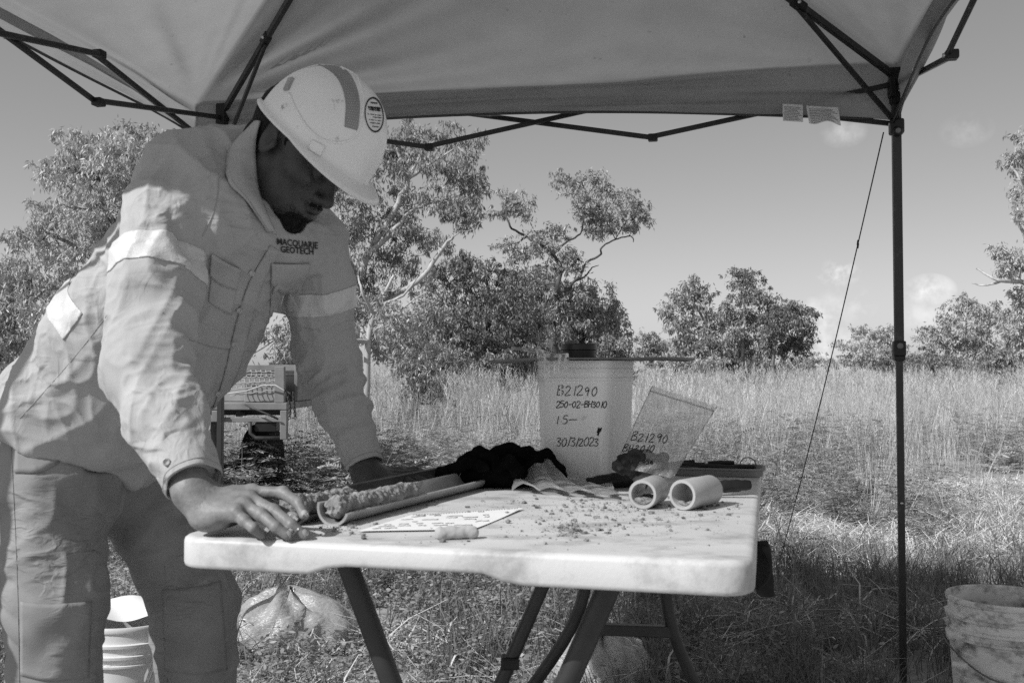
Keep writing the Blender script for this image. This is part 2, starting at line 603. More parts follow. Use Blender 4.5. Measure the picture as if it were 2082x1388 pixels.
def build_ground():
    rr = np.concatenate([np.linspace(0, 12, 70), np.geomspace(12.4, 4000, 60)])
    na = 180
    aa = np.linspace(0, 2 * math.pi, na, endpoint=False)
    X = (rr[:, None] * np.cos(aa)).ravel(); Y = (rr[:, None] * np.sin(aa)).ravel() + 4
    Z = groundz(X, Y)
    far = np.hypot(X, Y - 4) > 30
    Z[far] *= 0.2
    V = np.stack([X, Y, Z], 1)
    i = np.arange(len(rr) - 1)[:, None] * na; j = np.arange(na)[None]
    j2 = (j + 1) % na
    Q = np.stack([(i + j), (i + na + j), (i + na + j2), (i + j2)], -1).reshape(-1, 4)
    m = mat('ground_litter', 0.35, 0.11, 7, 0.95, 0.1, bump=0.8, bscale=60, dirt=0.4, dscale=30, dcol=0.2)
    mk('ground', V, Q, m, None, True, kind='structure', label='dry earth and plant litter under the grass')
build_ground()

# ================================================================== pop-up canopy
RB = np.array([1.238, 3.195]); eX = np.array([0.983, -0.186]); eY = np.array([0.186, 0.983])
CW, CD = 2.43, 2.235
LB = RB - CW * eX; RF = RB - CD * eY; LF = LB - CD * eY
CEN = (RB + LB + RF + LF) / 4
ZT, ZS, ZJ = 1.925, 1.775, 1.765       # truss top, slider, lower joints
PEAK = 2.47
canopy = thing('canopy_tent', (CEN[0], CEN[1], 0), 'grey pop-up canopy tent with folding dark frame standing over the table and the worker', 'canopy tent')

def v3(p2, z): return np.array([p2[0], p2[1], z])

def build_fabric():
    corners = [LB, RB, RF, LF]      # back, right, front, left edges
    zc = [1.835, 1.785, 1.80, 1.83]
    Vs, Fs = [], []
    nu, nv, nd = 120, 56, 12
    off = 0
    apex = v3(CEN, PEAK + 0.03)
    for e in range(4):
        a, b = corners[e], corners[(e + 1) % 4]
        za, zb = zc[e], zc[(e + 1) % 4]
        inw = nrm(CEN - (a + b) / 2)
        u = np.linspace(0, 1, nu)
        s = np.sin(math.pi * u)
        rows = []
        for k in range(nd):                # hanging valance, bottom to eave
            t = k / (nd - 1)
            z0 = za + (zb - za) * u + 0.035 * s ** 0.7
            z1 = (ZT + 0.035) - 0.02 * s
            z = z0 + (z1 - z0) * t
            fold = (0.020 * np.sin(t * 10.0 + 2.2 * np.sin(u * 4 + e)) + 0.010 * np.sin(t * 22 + u * 6)) * (s ** 0.5)
            bulge = (0.10 if e == 0 else 0.05) * (s ** 0.8) * (0.75 + 0.25 * math.sin(t * 2.6)) + fold
            xy = a + (b - a) * u[:, None] + inw * bulge[:, None]
            rows.append(np.column_stack([xy, z]))
        base = rows[-1]
        for k in range(1, nv + 1):
            t = (k / nv)
            p = base + (apex - base) * t
            sag = 0.075 * s * np.sin(math.pi * min(1, t * 1.15)) ** 1.0 * (1 - t)
            p[:, 2] -= sag
            rows.append(p)
        G = np.stack(rows)
        Vs.append(G.reshape(-1, 3))
        nr = len(rows)
        i = np.arange(nr - 1)[:, None] * nu; j = np.arange(nu - 1)[None]
        Fs.append((np.stack([i + j, i + j + 1, i + nu + j + 1, i + nu + j], -1).reshape(-1, 4)) + off)
        off += nr * nu
    V = np.concatenate(Vs); Q = np.concatenate(Fs)
    hems = [g_[:nu].copy() for g_ in Vs]
    # slack creases: long soft ripples plus pulls radiating from the back corners
    d = np.zeros(len(V))
    P = V.copy()
    d += 0.006 * fbm(P * np.array([2.2, 2.2, 3]), 3, 11)
    for c, amp in ((v3(LB, 1.93), 0.022), (v3(RB, 1.9), 0.008)):
        r = np.linalg.norm((P - c)[:, :2], axis=1) + 1e-4
        ang = np.arctan2(P[:, 1] - c[1], P[:, 0] - c[0])
        wv = vnoise(np.stack([ang * 9, np.zeros_like(r) + r * 0.8, np.zeros_like(r)], 1), 23) + 0.6 * vnoise(np.stack([ang * 24, r * 1.5, np.zeros_like(r)], 1), 29)
        d += amp * wv * np.exp(-r / 0.75) * np.clip((r - .12) / 0.3, 0, 1)
    V[:, 2] += d
    o = mk('canopy_fabric', V, Q, M_fabric, canopy, True)
    bm = bmesh.new(); bm.from_mesh(o.data)
    bmesh.ops.remove_doubles(bm, verts=bm.verts, dist=0.006)
    bmesh.ops.recalc_face_normals(bm, faces=bm.faces)
    bm.to_mesh(o.data); bm.free()
    for hm in hems:
        V2, F2 = tube_vf(hm[4:-4:3] + np.array([0, 0, .001]), .0042, 6); mk('hem', V2, F2, M_darkgrey, o)
    return o
fabric = build_fabric()

INS = 0.012
def inset(p):
    return p + (CEN - p) / np.linalg.norm(CEN - p) * INS * 1.4
LEGS = {k: inset(p) for k, p in (('RB', RB), ('LB', LB + eX * .10), ('RF', RF), ('LF', LF + eX * .06))}
TRUSS_AX = np.column_stack([eX, eY])

def bolt(p, d, parent, r=0.006):
    V, Fc = tube_vf([np.asarray(p) - nrm(d) * 0.004, np.asarray(p) + nrm(d) * 0.006], r, 8)
    mk('bolt', V, Fc, M_bolt, parent)

axes3 = (v3(eX, 0), v3(eY, 0), np.array([0, 0, 1.0]))
for key, p in LEGS.items():
    dz = 0.0
    leg = box('leg', v3(p, 1.475), (0.0135, 0.0135, 0.455), M_frame, canopy, axes3, 0.003)
    # inner telescoping leg, foot plate
    lo_ = v3(p, 0.0)
    box('inner_leg', v3(p + np.array([0.0, 0.0]), 0.51), (0.0100, 0.0100, 0.545), M_frame, leg, axes3, 0.002)
    box('foot_plate', v3(p, 0.012), (0.045, 0.045, 0.006), M_frame, leg, axes3, 0.002)
    # height catch with push button
    cat_ = box('height_catch', v3(p, 1.06), (0.0185, 0.0185, 0.024), M_black, leg, axes3, 0.004)
    f = v3(p, 1.068) - v3(eY, 0) * 0.0200
    V, Fc = lathe_vf([(0, 0.003), (0.008, 0.003), (0.0095, 0.0), (0.0095, -0.003)], f, (v3(eX, 0), np.array([0, 0, 1.0]), -v3(eY, 0)), 18)
    mk('button', V, Fc, M_mid, leg)
    # collar at the joint of the two tubes
    box('collar', v3(p, 1.03), (0.0165, 0.0165, 0.006), M_black, leg, axes3, 0.002)
    # inner tube end bracket lower down
    bolt(v3(p, 0.575) - v3(eY, 0) * 0.0105, -v3(eY, 0), leg, 0.005)
    # top corner bracket (solid) and slider
    br = box('corner_bracket', v3(p, ZT - 0.03), (0.021, 0.021, 0.058), M_black, canopy, axes3, 0.005)
    box('bracket_web', v3(p + (CEN - p) / np.linalg.norm(CEN - p) * 0.022, ZT - 0.04), (0.009, 0.028, 0.03), M_black, br, axes3, 0.003)
    sl = box('slider', v3(p, ZS - 0.01), (0.0215, 0.0215, 0.024), M_black, canopy, axes3, 0.006)
    f = v3(p, ZS - 0.028) - v3(eY, 0) * 0.0225
    V, Fc = lathe_vf([(0, 0.007), (0.013, 0.007), (0.016, 0.002), (0.016, -0.006)], f, (v3(eX, 0), np.array([0, 0, 1.0]), -v3(eY, 0)), 22)
    mk('release_button', V, Fc, M_black, sl)
    V, Fc = lathe_vf([(0, 0.0095), (0.0075, 0.0095), (0.0085, 0.007)], f, (v3(eX, 0), np.array([0, 0, 1.0]), -v3(eY, 0)), 18)
    mk('release_badge', V, Fc, M_mid, sl)
    for q in (0.02, 0.0, -0.045):
        bolt(v3(p, ZT - 0.05 + q) - v3(eY, 0) * 0.0215 + v3(eX, 0) * 0.006, -v3(eY, 0), br, 0.005)

def scissor(a, b, nx=3, sgn=1):
    """row of crossed bars between two legs"""
    d = v3(nrm(b - a), 0)
    side = np.cross(d, [0, 0, 1.0])
    for k in range(nx):
        p, q = a + (b - a) * (k / nx), a + (b - a) * ((k + 1) / nx)
        tp = ZT - 0.02
        lowp, lowq = (ZS if k == 0 else ZJ), (ZS if k == nx - 1 else ZJ)
        A0, A1 = v3(p, tp), v3(q, lowq)
        B0, B1 = v3(p, lowp), v3(q, tp)
        ext = d * 0.012
        b1 = sqbar('truss_bar', A0 - side * 0.012 - ext, A1 - side * 0.012 + ext, 0.0052, 0.0082, M_frame, canopy)
        b2 = sqbar('truss_bar', B0 + side * 0.006 - ext, B1 + side * 0.006 + ext, 0.0052, 0.0082, M_frame, canopy)
        for mid in ((A0 + A1) / 2, A1, B1):
            bolt(mid - side * 0.018, -side, b1, 0.0055)
        # joint clips at the ends of the bars
        if k < nx - 1:
            for pt in (A1, B1):
                box('joint_clip', pt - side * 0.003, (0.016, 0.0155, 0.0115), M_black, canopy, (d, side, np.array([0, 0, 1.0])), 0.004)
scissor(LEGS['LB'], LEGS['RB'])
scissor(LEGS['RF'], LEGS['RB'])
scissor(LEGS['LF'], LEGS['LB'])
scissor(LEGS['RF'], LEGS['LF'])
for key, p in LEGS.items():
    hub = v3(CEN, PEAK)
    top_ = v3(p, ZT)
    j = top_ + (hub - top_) * 0.27
    hz = np.array([0, 0, 0.0])
    sqbar('hip_pole', top_, j, 0.008, 0.011, M_frame, canopy)
    sqbar('hip_pole', j, hub, 0.008, 0.011, M_frame, canopy)
    br = sqbar('hip_brace', v3(p, ZS), j - np.array([0, 0, 0.012]), 0.0055, 0.008, M_frame, canopy)
    u, v, d = frame_from(hub - top_)
    box('hip_joint', j, (0.012, 0.015, 0.028), M_black, canopy, (u, v, d), 0.005)
    bolt(j - v3(eY, 0) * 0.022, -v3(eY, 0), br, 0.006)
V, Fc = lathe_vf([(0, 0.05), (0.05, 0.045), (0.06, 0.0), (0.05, -0.05), (0, -0.055)], v3(CEN, PEAK - 0.02), None, 20)
mk('peak_hub', V, Fc, M_black, canopy)

# care labels sewn to the back edge
def care_label(px0, px1, py0, py1, seed, rag):
    nu, nv = 16, 12
    V = []
    r = np.random.default_rng(seed)
    for j in range(nv):
        for i in range(nu):
            u, v = i / (nu - 1), j / (nv - 1)
            px = px0 + (px1 - px0) * u + (v * 6 * math.sin(seed))
            py = py0 + (py1 - py0) * v + (rag * math.sin(u * math.pi * 2.2 + 0.6) * v) + (px - px0) * 0.06
            Y = 3.17 + 0.012 * math.sin(u * 6 + seed) * v - (u * (px1 - px0) / F * 3 * 0.19)
            V.append(at(px, py, Y))
    Fc = [(j * nu + i, j * nu + i + 1, (j + 1) * nu + i + 1, (j + 1) * nu + i) for j in range(nv - 1) for i in range(nu - 1)]
    o = mk('care_label', V, Fc, M_tag, fabric)
    # rows of small print
    lines = []
    Vp = np.array(V).reshape(nv, nu, 3)
    for j in range(2, nv - 1):
        i0, i1 = 1, nu - 2 - (j * 3 + seed) % 4
        lines.append(Vp[j, i0:i1 + 1] + np.array([0, -0.0016, 0]))
    Vt, Ft = merge_vf([tube_vf(l, 0.0009, 4) for l in lines])
    mk('small_print', Vt, Ft, M_print, fabric)
care_label(1591, 1632, 211, 246, 3, 0)
care_label(1639, 1704, 215, 248, 8, 4)

# guy line from the corner, with its slider knot, to a peg
g0 = v3(LEGS['RB'], ZS - 0.02) + np.array([-0.03, 0.03, 0]); g1 = at(1578, 1085, 4.9); g1[2] = 0.02
pts = [g0 + (g1 - g0) * t + np.array([0, 0, -0.04 * math.sin(math.pi * t)]) for t in np.linspace(0, 1, 24)]
guy = top('guy_line', *tube_vf(pts, 0.0022, 6), M_rope, g1, label='thin dark guy line slanting from the canopy corner to the ground', cat='guy line')
k = pts[4]
V, Fc = tube_vf([k - np.array([0, 0, 0.015]), k, k + np.array([0, 0, 0.015])], [0.002, 0.0045, 0.002], 8)
mk('knot', V, Fc, M_rope, guy)
tube('peg', [g1 + np.array([0, 0, 0.03]), g1 - np.array([-0.05, -0.05, 0.12])], 0.005, M_bolt, guy)

# ================================================================== folding table
TZ = 0.74
TA, TB = onz(350, 1090, TZ), onz(1534, 1143, TZ)
tu = nrm(TB - TA); tv = np.array([-tu[1], tu[0], 0])
TWID = np.linalg.norm(TB - TA); TLEN = 1.22
def tp(u, v, z=0.0):
    return TA + tu * u + tv * v + np.array([0, 0, z])

table = thing('folding_table', tp(TWID / 2, TLEN / 2, -TZ), 'white plastic folding table with stained edges and dark tube legs', 'table')

def rrect(u0, u1, v0, v1, r, nc=7, ne=26):
    pts = []
    cs = [(u1 - r, v0 + r, -90), (u1 - r, v1 - r, 0), (u0 + r, v1 - r, 90), (u0 + r, v0 + r, 180)]
    for k, (cu, cv, a0) in enumerate(cs):
        for i in range(nc):
            a = math.radians(a0 + 90 * i / (nc - 1))
            pts.append((cu + r * math.cos(a), cv + r * math.sin(a)))
        nx = cs[(k + 1) % 4]
        e = pts[-1]
        a = math.radians(nx[2])
        s = (nx[0] + r * math.cos(a), nx[1] + r * math.sin(a))
        for i in range(1, ne):
            t = i / ne
            pts.append((e[0] + (s[0] - e[0]) * t, e[1] + (s[1] - e[1]) * t))
    return pts

def skirt(u, v):
    """depth of the moulded edge: shallower in the middle of each short side"""
    t = u / TWID
    def st(a, b, x): x = min(1, max(0, (x - a) / (b - a))); return x * x * (3 - 2 * x)
    if v < 0.2 or v > TLEN - 0.2:
        mid = st(0.265, 0.31, t) * (1 - st(0.57, 0.62, t))
    else:
        mid = st(0.2, 0.24, v / TLEN) * (1 - st(0.76, 0.8, v / TLEN))
    return 0.046 - 0.0135 * mid

def build_top():
    rings = []
    spec = [(0.012, 0.0, 0), (0.006, -0.0008, 0), (0.0015, -0.004, 0), (0.0, -0.009, 0), (0.0, None, 0.007), (0.0015, None, 0.002), (0.005, None, 0.0), (0.014, None, 0.0), (0.017, -0.022, 0)]
    for ins, z, up in spec:
        pp = rrect(ins, TWID - ins, ins, TLEN - ins, max(0.012, 0.045 - ins))
        ring = []
        for u, v in pp:
            zz = z if z is not None else -skirt(u, v) + up
            ring.append(tp(u, v, zz))
        rings.append(np.array(ring))
    n = len(rings[0])
    V = np.concatenate(rings)
    Fc = []
    for k in range(len(rings) - 1):
        for j in range(n):
            j2 = (j + 1) % n
            Fc.append((k * n + j, (k + 1) * n + j, (k + 1) * n + j2, k * n + j2))
    Fc.append(tuple(range(n)))
    Fc.append(tuple(reversed(range((len(rings) - 1) * n, len(rings) * n))))
    o = mk('tabletop', V, Fc, M_tabletop, table, True)
    sharp(o, 60)
    return o
tabletop = build_top()

def leg_tube(name, pts, r=0.0145):
    P = [np.asarray(p, float) for p in pts]
    # round the bends
    if len(P) > 2:
        Q = [P[0]]
        for i in range(1, len(P) - 1):
            for t in np.linspace(0.0, 1, 6):
                a = P[i] + (P[i - 1] - P[i]) * 0.28; b = P[i] + (P[i + 1] - P[i]) * 0.28
                Q.append((1 - t) ** 2 * a + 2 * t * (1 - t) * P[i] + t * t * b)
        Q.append(P[-1]); P = Q
    o = tube(name, P, r, M_legs, table, 14)
    e = P[-1]
    tube('rubber_foot', [e + np.array([0, 0, 0.03]), e + np.array([0, 0, -0.002])], r * 1.18, M_black, o, 14)
    return o
def gz(p, z): return np.array([p[0], p[1], z])
# near frame: crossed pair; rear frame: wishbone with a cross rail
YN = 1.58
l0, l1 = at(708, 1150, YN), at(796, 1388, YN)
r0, r1 = at(1243, 1180, YN - 0.1), at(1152, 1388, YN - 0.07)
def ext_to(a, b, z):
    t = (a[2] - z) / (a[2] - b[2]); return a + (b - a) * t
l0 = ext_to(l0, l1, TZ - 0.024); r0 = ext_to(r0, r1, TZ - 0.024)
leg_tube('leg', [l0, ext_to(l0, l1, 0.0)], 0.0165)
leg_tube('leg', [r0 , ext_to(r0, r1, 0.0)], 0.0175)
YF = 2.42
w0, w1 = at(1196, 1195, YF), at(1357, 1205, YF)
w0[2] = w1[2] = TZ - 0.024
wb0, wb1 = at(1190, 1245, YF), at(1352, 1262, YF)
wl, wr = at(1118, 1345, YF), at(1400, 1362, YF)
leg_tube('leg', [w0, wb0, ext_to(wb0, wl, 0.0)], 0.0145)
leg_tube('leg', [w1, wb1, ext_to(wb1, wr, 0.0)], 0.0145)
a, b = at(1180, 1277, YF), at(1372, 1283, YF)
sqbar('cross_rail', a, b, 0.012, 0.013, M_legs, table)
s0, s1 = at(1108, 1180, 2.0), at(1022, 1380, 2.0)
st_ = leg_tube('leg', [ext_to(s0, s1, TZ - 0.024), ext_to(s0, s1, 0.0)], 0.0135)
c = at(1037, 1345, 2.0)
box('leg_clamp', c, (0.018, 0.018, 0.012), M_black, st_, None, 0.004)
for v in (0.12, TLEN - 0.12):
    sqbar('underside_rail', tp(0.1, v, -0.028), tp(TWID - 0.1, v, -0.028), 0.012, 0.006, M_legs, table)

# ================================================================== handwriting
GL = {
 'B': [[(0.05, 1), (0, 0)], [(0, .95), (.42, 1), (.5, .78), (.12, .55), (.55, .42), (.5, .1), (0, 0)]],
 '2': [[(0, .78), (.2, 1), (.48, .85), (.38, .5), (0, 0), (.6, .04)]],
 '1': [[(.28, 1), (.18, 0)]],
 '9': [[(.5, .8), (.28, 1), (.05, .8), (.2, .52), (.5, .75), (.42, .3), (.38, 0)]],
 '0': [[(.3, 1), (.02, .6), (.08, .12), (.32, 0), (.55, .45), (.45, .9), (.3, 1)]],
 '5': [[(.52, 1), (.12, .98), (.06, .6), (.4, .58), (.5, .25), (.26, 0), (0, .1)]],
 '3': [[(0, .9), (.3, 1), (.45, .8), (.15, .55), (.5, .35), (.35, 0), (0, .08)]],
 '4': [[(.1, 1), (0, .45), (.5, .45)], [(.42, .8), (.38, 0)]],
 '-': [[(.05, .48), (.5, .52)]],
 'H': [[(.05, 1), (0, 0)], [(.52, 1), (.46, 0)], [(0, .5), (.5, .55)]],
 '.': [[(.18, .32), (.22, .36)]],
 '/': [[(.38, 1.15), (.1, -.15)]],
 '_': [[(0, .48), (.45, .52), (.95, .5)]],
 'm': [[(0, 0), (.05, .6), (.2, .5), (.22, .1), (.26, .55), (.42, .5), (.45, 0)]],
 '~': [[(0, .2), (.12, 1), (.2, .3), (.05, -.2), (.3, .9), (.28, .1), (.2, -.3), (.45, .8), (.6, .9), (.42, .3)], [(.3, .6), (.62, .7)]],
}
def smooth_line(pts, n=4):
    P = np.array(pts, float)
    if len(P) < 3: return P[0] + (P[-1] - P[0]) * np.linspace(0, 1, 6)[:, None]
    out_ = []
    for i in range(len(P) - 1):
        p0, p1, p2, p3 = P[max(i - 1, 0)], P[i], P[i + 1], P[min(i + 2, len(P) - 1)]
        for t in np.linspace(0, 1, n, endpoint=False):
            out_.append(0.5 * (2 * p1 + (p2 - p0) * t + (2 * p0 - 5 * p1 + 4 * p2 - p3) * t * t + (3 * p1 - p0 - 3 * p2 + p3) * t ** 3))
    out_.append(P[-1])
    return np.array(out_)
def handwrite(text, x, y, h, slant=0.12, rise=0.0, adv=0.78, seed=1):
    """list of 2-D polylines (x right, y down), baseline starting at (x, y)"""
    r = random.Random(seed)
    res = []
    for ch in text:
        if ch == ' ': x += h * 0.4; continue
        dy = r.uniform(-.05, .05) * h; sc = h * r.uniform(.9, 1.08)
        for ln in GL[ch]:
            p = smooth_line(ln)
            res.append(np.column_stack([x + sc * (p[:, 0] + slant * p[:, 1]), y + dy - sc * p[:, 1]]))
        x += h * (adv if ch not in '1./' else adv * 0.62) * r.uniform(.93, 1.07)
        if ch == '_': x += h * .4
        y += rise * h
    return res

# ================================================================== pails and buckets
def pail_shell(prof_out, prof_in, c, axes, n, sq=None):
    prof = prof_out + prof_in
    return lathe_vf(prof, c, axes, n, sq=sq)

# square pail with handwriting at the far end of the table
pc = at(1192, 955, 2.30); pc = np.array([pc[0], pc[1], TZ + 0.001])
ang = math.radians(28)
pax = (np.array([math.cos(ang), -math.sin(ang), 0]), np.array([math.sin(ang), math.cos(ang), 0]), np.array([0, 0, 1.0]))
pail = thing('sample_pail', pc, 'white square pail with handwritten sample numbers at the far end of the table', 'pail')
H = 0.268
def sqprof():
    o = [(0.0, 0.0), (0.088, 0.0), (0.0915, 0.004), (0.0965, H * 0.80), (0.0968, H * 0.83)]
    o += [(0.0990, H * 0.835), (0.0995, H * 0.86), (0.0975, H * 0.865), (0.0975, H * 0.90), (0.0995, H * 0.905), (0.0995, H * 0.935), (0.0978, H * 0.94), (0.0978, H * 0.965), (0.1000, H * 0.97), (0.1005, H)]
    i = [(0.096, H), (0.094, H * 0.8), (0.088, 0.005), (0.0, 0.005)]
    return o, i
o_, i_ = sqprof()
V, Fc = lathe_vf([(r_ * .91, h_) for r_, h_ in o_ + i_], pc, pax, 96, sq=7)
pb = mk('body', V, Fc, M_pailin, pail); sharp(pb, 40)
pail_bvh = BVHTree.FromPolygons([tuple(v) for v in V], Fc)
# moulded drip ribs below the rim
for sx in (-0.06, 0.058):
    p = pc + pax[0] * 0 + np.array([sx, -0.2, H * 0.80])
    q = project(pail_bvh, p, (0, 1, 0), 0.001)
    box('rib', q - np.array([0, 0, 0.012]), (0.0016, 0.002, 0.012), M_pailin, pail, pax, 0.0006)
lines = []
for txt, x, y, h, sd_, adv in (('B21290', 1133, 804, 19, 1, .80), ('250-02-BH3010', 1131, 828, 12.5, 2, .66), ('1.5_', 1130, 862, 16, 3, .75), ('~', 1214, 882, 14, 4, .8), ('30/3/2023', 1131, 906, 16, 5, .66)):
    lines += handwrite(txt, x, y, h, adv=adv, seed=sd_)
L3 = []
for ln in lines:
    L3.append([project(pail_bvh, (0, 0, CAMZ), ray(x, y), 0.0006) for x, y in ln])
V, Fc = strokes_vf(L3, 0.0010)
mk('handwriting', V, Fc, M_ink, pail)

# flat board on the pail, plastic sheet caught under it, round tin on top
bz = TZ + 0.001 + H
bc = at(1204, 722, 2.30); bc[2] = bz + 0.004
bd = thing('cover_board', bc - np.array([0, 0, .004]), 'thin flat board lying across the top of the square pail', 'board')
nu = 30
V = []
for zz in (-0.0022, 0.0022):
    for j in range(6):
        for i in range(nu):
            u = i / (nu - 1) - 0.5; v = j / 5 - 0.5
            V.append(bc + np.array([u * 0.435 + v * 0.03, v * 0.30 - u * 0.05, zz + 0.004 * math.sin(u * 5 + 1) * (abs(u) > 0.24) * (abs(u) - .24) * 6 + 0.0]))
nn_ = nu * 6
Fc = [(j * nu + i, (j + 1) * nu + i, (j + 1) * nu + i + 1, j * nu + i + 1) for j in range(5) for i in range(nu - 1)]
Fc += [tuple(nn_ + q for q in reversed(f)) for f in list(Fc)]
per = [i for i in range(nu)] + [j * nu + nu - 1 for j in range(1, 6)] + [5 * nu + i for i in range(nu - 2, -1, -1)] + [j * nu for j in range(4, 0, -1)]
Fc += [(per[k], per[(k + 1) % len(per)], nn_ + per[(k + 1) % len(per)], nn_ + per[k]) for k in range(len(per))]
sharp(mk('sheet', V, Fc, mat('board_grey', 0.13, 0.05, 20, 0.6), bd), 40)

def film_grid(name, fn, nu, nv, m, parent=None, base=None, **k):
    V = [fn(i / (nu - 1), j / (nv - 1)) for j in range(nv) for i in range(nu)]
    Fc = [(j * nu + i, j * nu + i + 1, (j + 1) * nu + i + 1, (j + 1) * nu + i) for j in range(nv - 1) for i in range(nu - 1)]
    if parent is None: return top(name, V, Fc, m, base, True, **k)
    return mk(name, V, Fc, m, parent, True)
def flap(u, v):
    # sheet under the board that folds up at the left and hangs down the pail corner
    a = at(1022 + 66 * u, 716 - 4 * u, 2.18); b = at(1060 + 50 * u, 702 + 16 * u, 2.17); c = at(1090 + 66 * u, 716 + 1 * u, 2.165); d = at(1106 + 52 * u, 772 - 22 * u, 2.15)
    t = v * 3
    if t < 1: p = a + (b - a) * t
    elif t < 2: p = b + (c - b) * (t - 1)
    else: p = c + (d - c) * (t - 2)
    return p + np.array([0, 0.012 * math.sin(9 * u + 5 * v), 0.003 * math.sin(13 * v + 4 * u)])
film_grid('plastic_sheet', flap, 14, 24, M_film2, None, np.array([pc[0] - 0.1, pc[1] - .1, bz]), label='crumpled clear plastic flap hanging from under the board on the square pail', cat='plastic sheet')

jc = at(1177, 716, 2.30); jc[2] = bz + 0.0075
jar = thing('round_tin', jc, 'low black round tin standing on the board above the square pail', 'tin')
V, Fc = lathe_vf([(0, 0), (0.036, 0), (0.038, 0.002), (0.038, 0.017), (0, 0.017)], jc, None, 28)
sharp(mk('body', V, Fc, M_black, jar), 40)
V, Fc = lathe_vf([(0.0395, 0.0172), (0.041, 0.0185), (0.041, 0.029), (0.038, 0.032), (0, 0.033)], jc, None, 28)
sharp(mk('lid', V, Fc, mat('tin_lid', 0.02, 0.005, 30, 0.35), jar), 40)

def bucket_prof(R, H, rib):
    o = [(0, 0), (R * .86, 0), (R * .875, 0.004)]
    o += [(R * (.875 + .105 * t), 0.004 + (H * .68) * t) for t in (0.3, 0.6, 1.0)]
    o += [(R * 1.04, H * .70), (R * 1.045, H * .715), (R * .985, H * .72), (R * .985, H * .755)]
    o += [(R * 1.05, H * .765), (R * 1.055, H * .785), (R * .99, H * .79), (R * .992, H * .84), (R * 1.05, H * .85), (R * 1.055, H * .87), (R * .995, H * .875), (R * 1.0, H * .955)]
    o += [(R * 1.03, H * .962), (R * 1.045, H * .985), (R * 1.03, H), (R * .985, H)]
    i = [(R * .965, H * .97), (R * .94, H * .6), (R * .85, 0.006), (0, 0.006)]
    return o + i

# stained bucket, open, near the canopy leg
bk = onz(2043, 1210, 0.37); bk = np.array([bk[0], bk[1], 0.0])
bucket = thing('stained_bucket', bk, 'dirty stained open bucket with wire handle standing beside the canopy leg', 'bucket')
V, Fc = lathe_vf(bucket_prof(0.146, 0.37, 1), bk, None, 72)
sharp(mk('body', V, Fc, M_bucket, bucket), 40)
lug = bk + np.array([-0.150, 0.02, 0.245])
hp = []
for t in np.linspace(0, 1, 40):
    a = math.pi * (1 - t)
    # bail hanging down in front of the bucket
    x = 0.165 * math.cos(a); drop = math.sin(a)
    hp.append(bk + np.array([x, -0.145 * drop * 1.08 + 0.02, 0.26 - 0.125 * (1 - abs(2 * t - 1)) ** 0.9 + 0.1 * max(0, t - .3)]))
# keep the wire outside the wall
hp2 = []
for p in hp:
    d = p[:2] - bk[:2]; r = np.linalg.norm(d)
    rmin = 0.1565
    if r < rmin: d = d / r * rmin
    hp2.append(np.array([bk[0] + d[0], bk[1] + d[1], p[2]]))
hd = tube('wire_handle', hp2, 0.0024, mat('handle_wire', 0.15, 0.03, 40, 0.5, metal=0.4), bucket, 8)
gi = hp2[2:12]
g0_, g1_ = at(1938, 1349, 2.62), at(1966, 1354, 2.60)
tube('hand_grip', [g0_, (g0_ + g1_) / 2 + np.array([0, 0, -.001]), g1_], 0.0085, mat('grip_plastic', 0.62, 0.04, 20, 0.5), hd, 12)
for s in (-1, 1):
    V, Fc = lathe_vf([(0, 0.016), (0.012, 0.016), (0.014, 0.0)], bk + np.array([s * 0.143, 0.0, 0.262]), (np.array([0, 1.0, 0]), np.array([0, 0, 1.0]), np.array([s * 1.0, 0, 0])), 16)
    mk('handle_lug', V, Fc, M_bucket, bucket)

# white bucket with folded paper lid behind the worker's legs
wb = at(262, 1255, 2.72); wb = np.array([wb[0], wb[1], 0.0])
wbk = thing('white_bucket', wb, 'clean white sunlit bucket on the grass behind the worker\'s legs', 'bucket')
V, Fc = lathe_vf(bucket_prof(0.142, 0.335, 1), wb, None, 64)
sharp(mk('body', V, Fc, M_pailwhite, wbk), 40)
def lidfn(u, v):
    a = u * 2 * math.pi; r = 0.138 * (1 - v * 0.999)
    return wb + np.array([r * math.cos(a), r * math.sin(a), 0.337 + 0.016 * (1 - v) ** 6 * 0 + 0.03 * v * (0.5 + 0.5 * math.sin(a * 1 + 1.2)) + 0.004 * math.sin(a * 5) * v])
film_grid('crumpled_paper', lambda u, v: wb + np.array([-0.12 + 0.25 * u, -0.11 + 0.22 * v, 0.343 + 0.03 * (max(0, u - .5) ** 1.2) + 0.012 * math.sin(5 * u + 3 * v) ** 2 + 0.01 * v]), 20, 16, M_paper, None, wb + np.array([0, 0, .34]), label='white crumpled paper lying on top of the sunlit bucket', cat='paper')

# ================================================================== things on the table
def T(px, py, z=0.0): return onz(px, py, TZ + z)

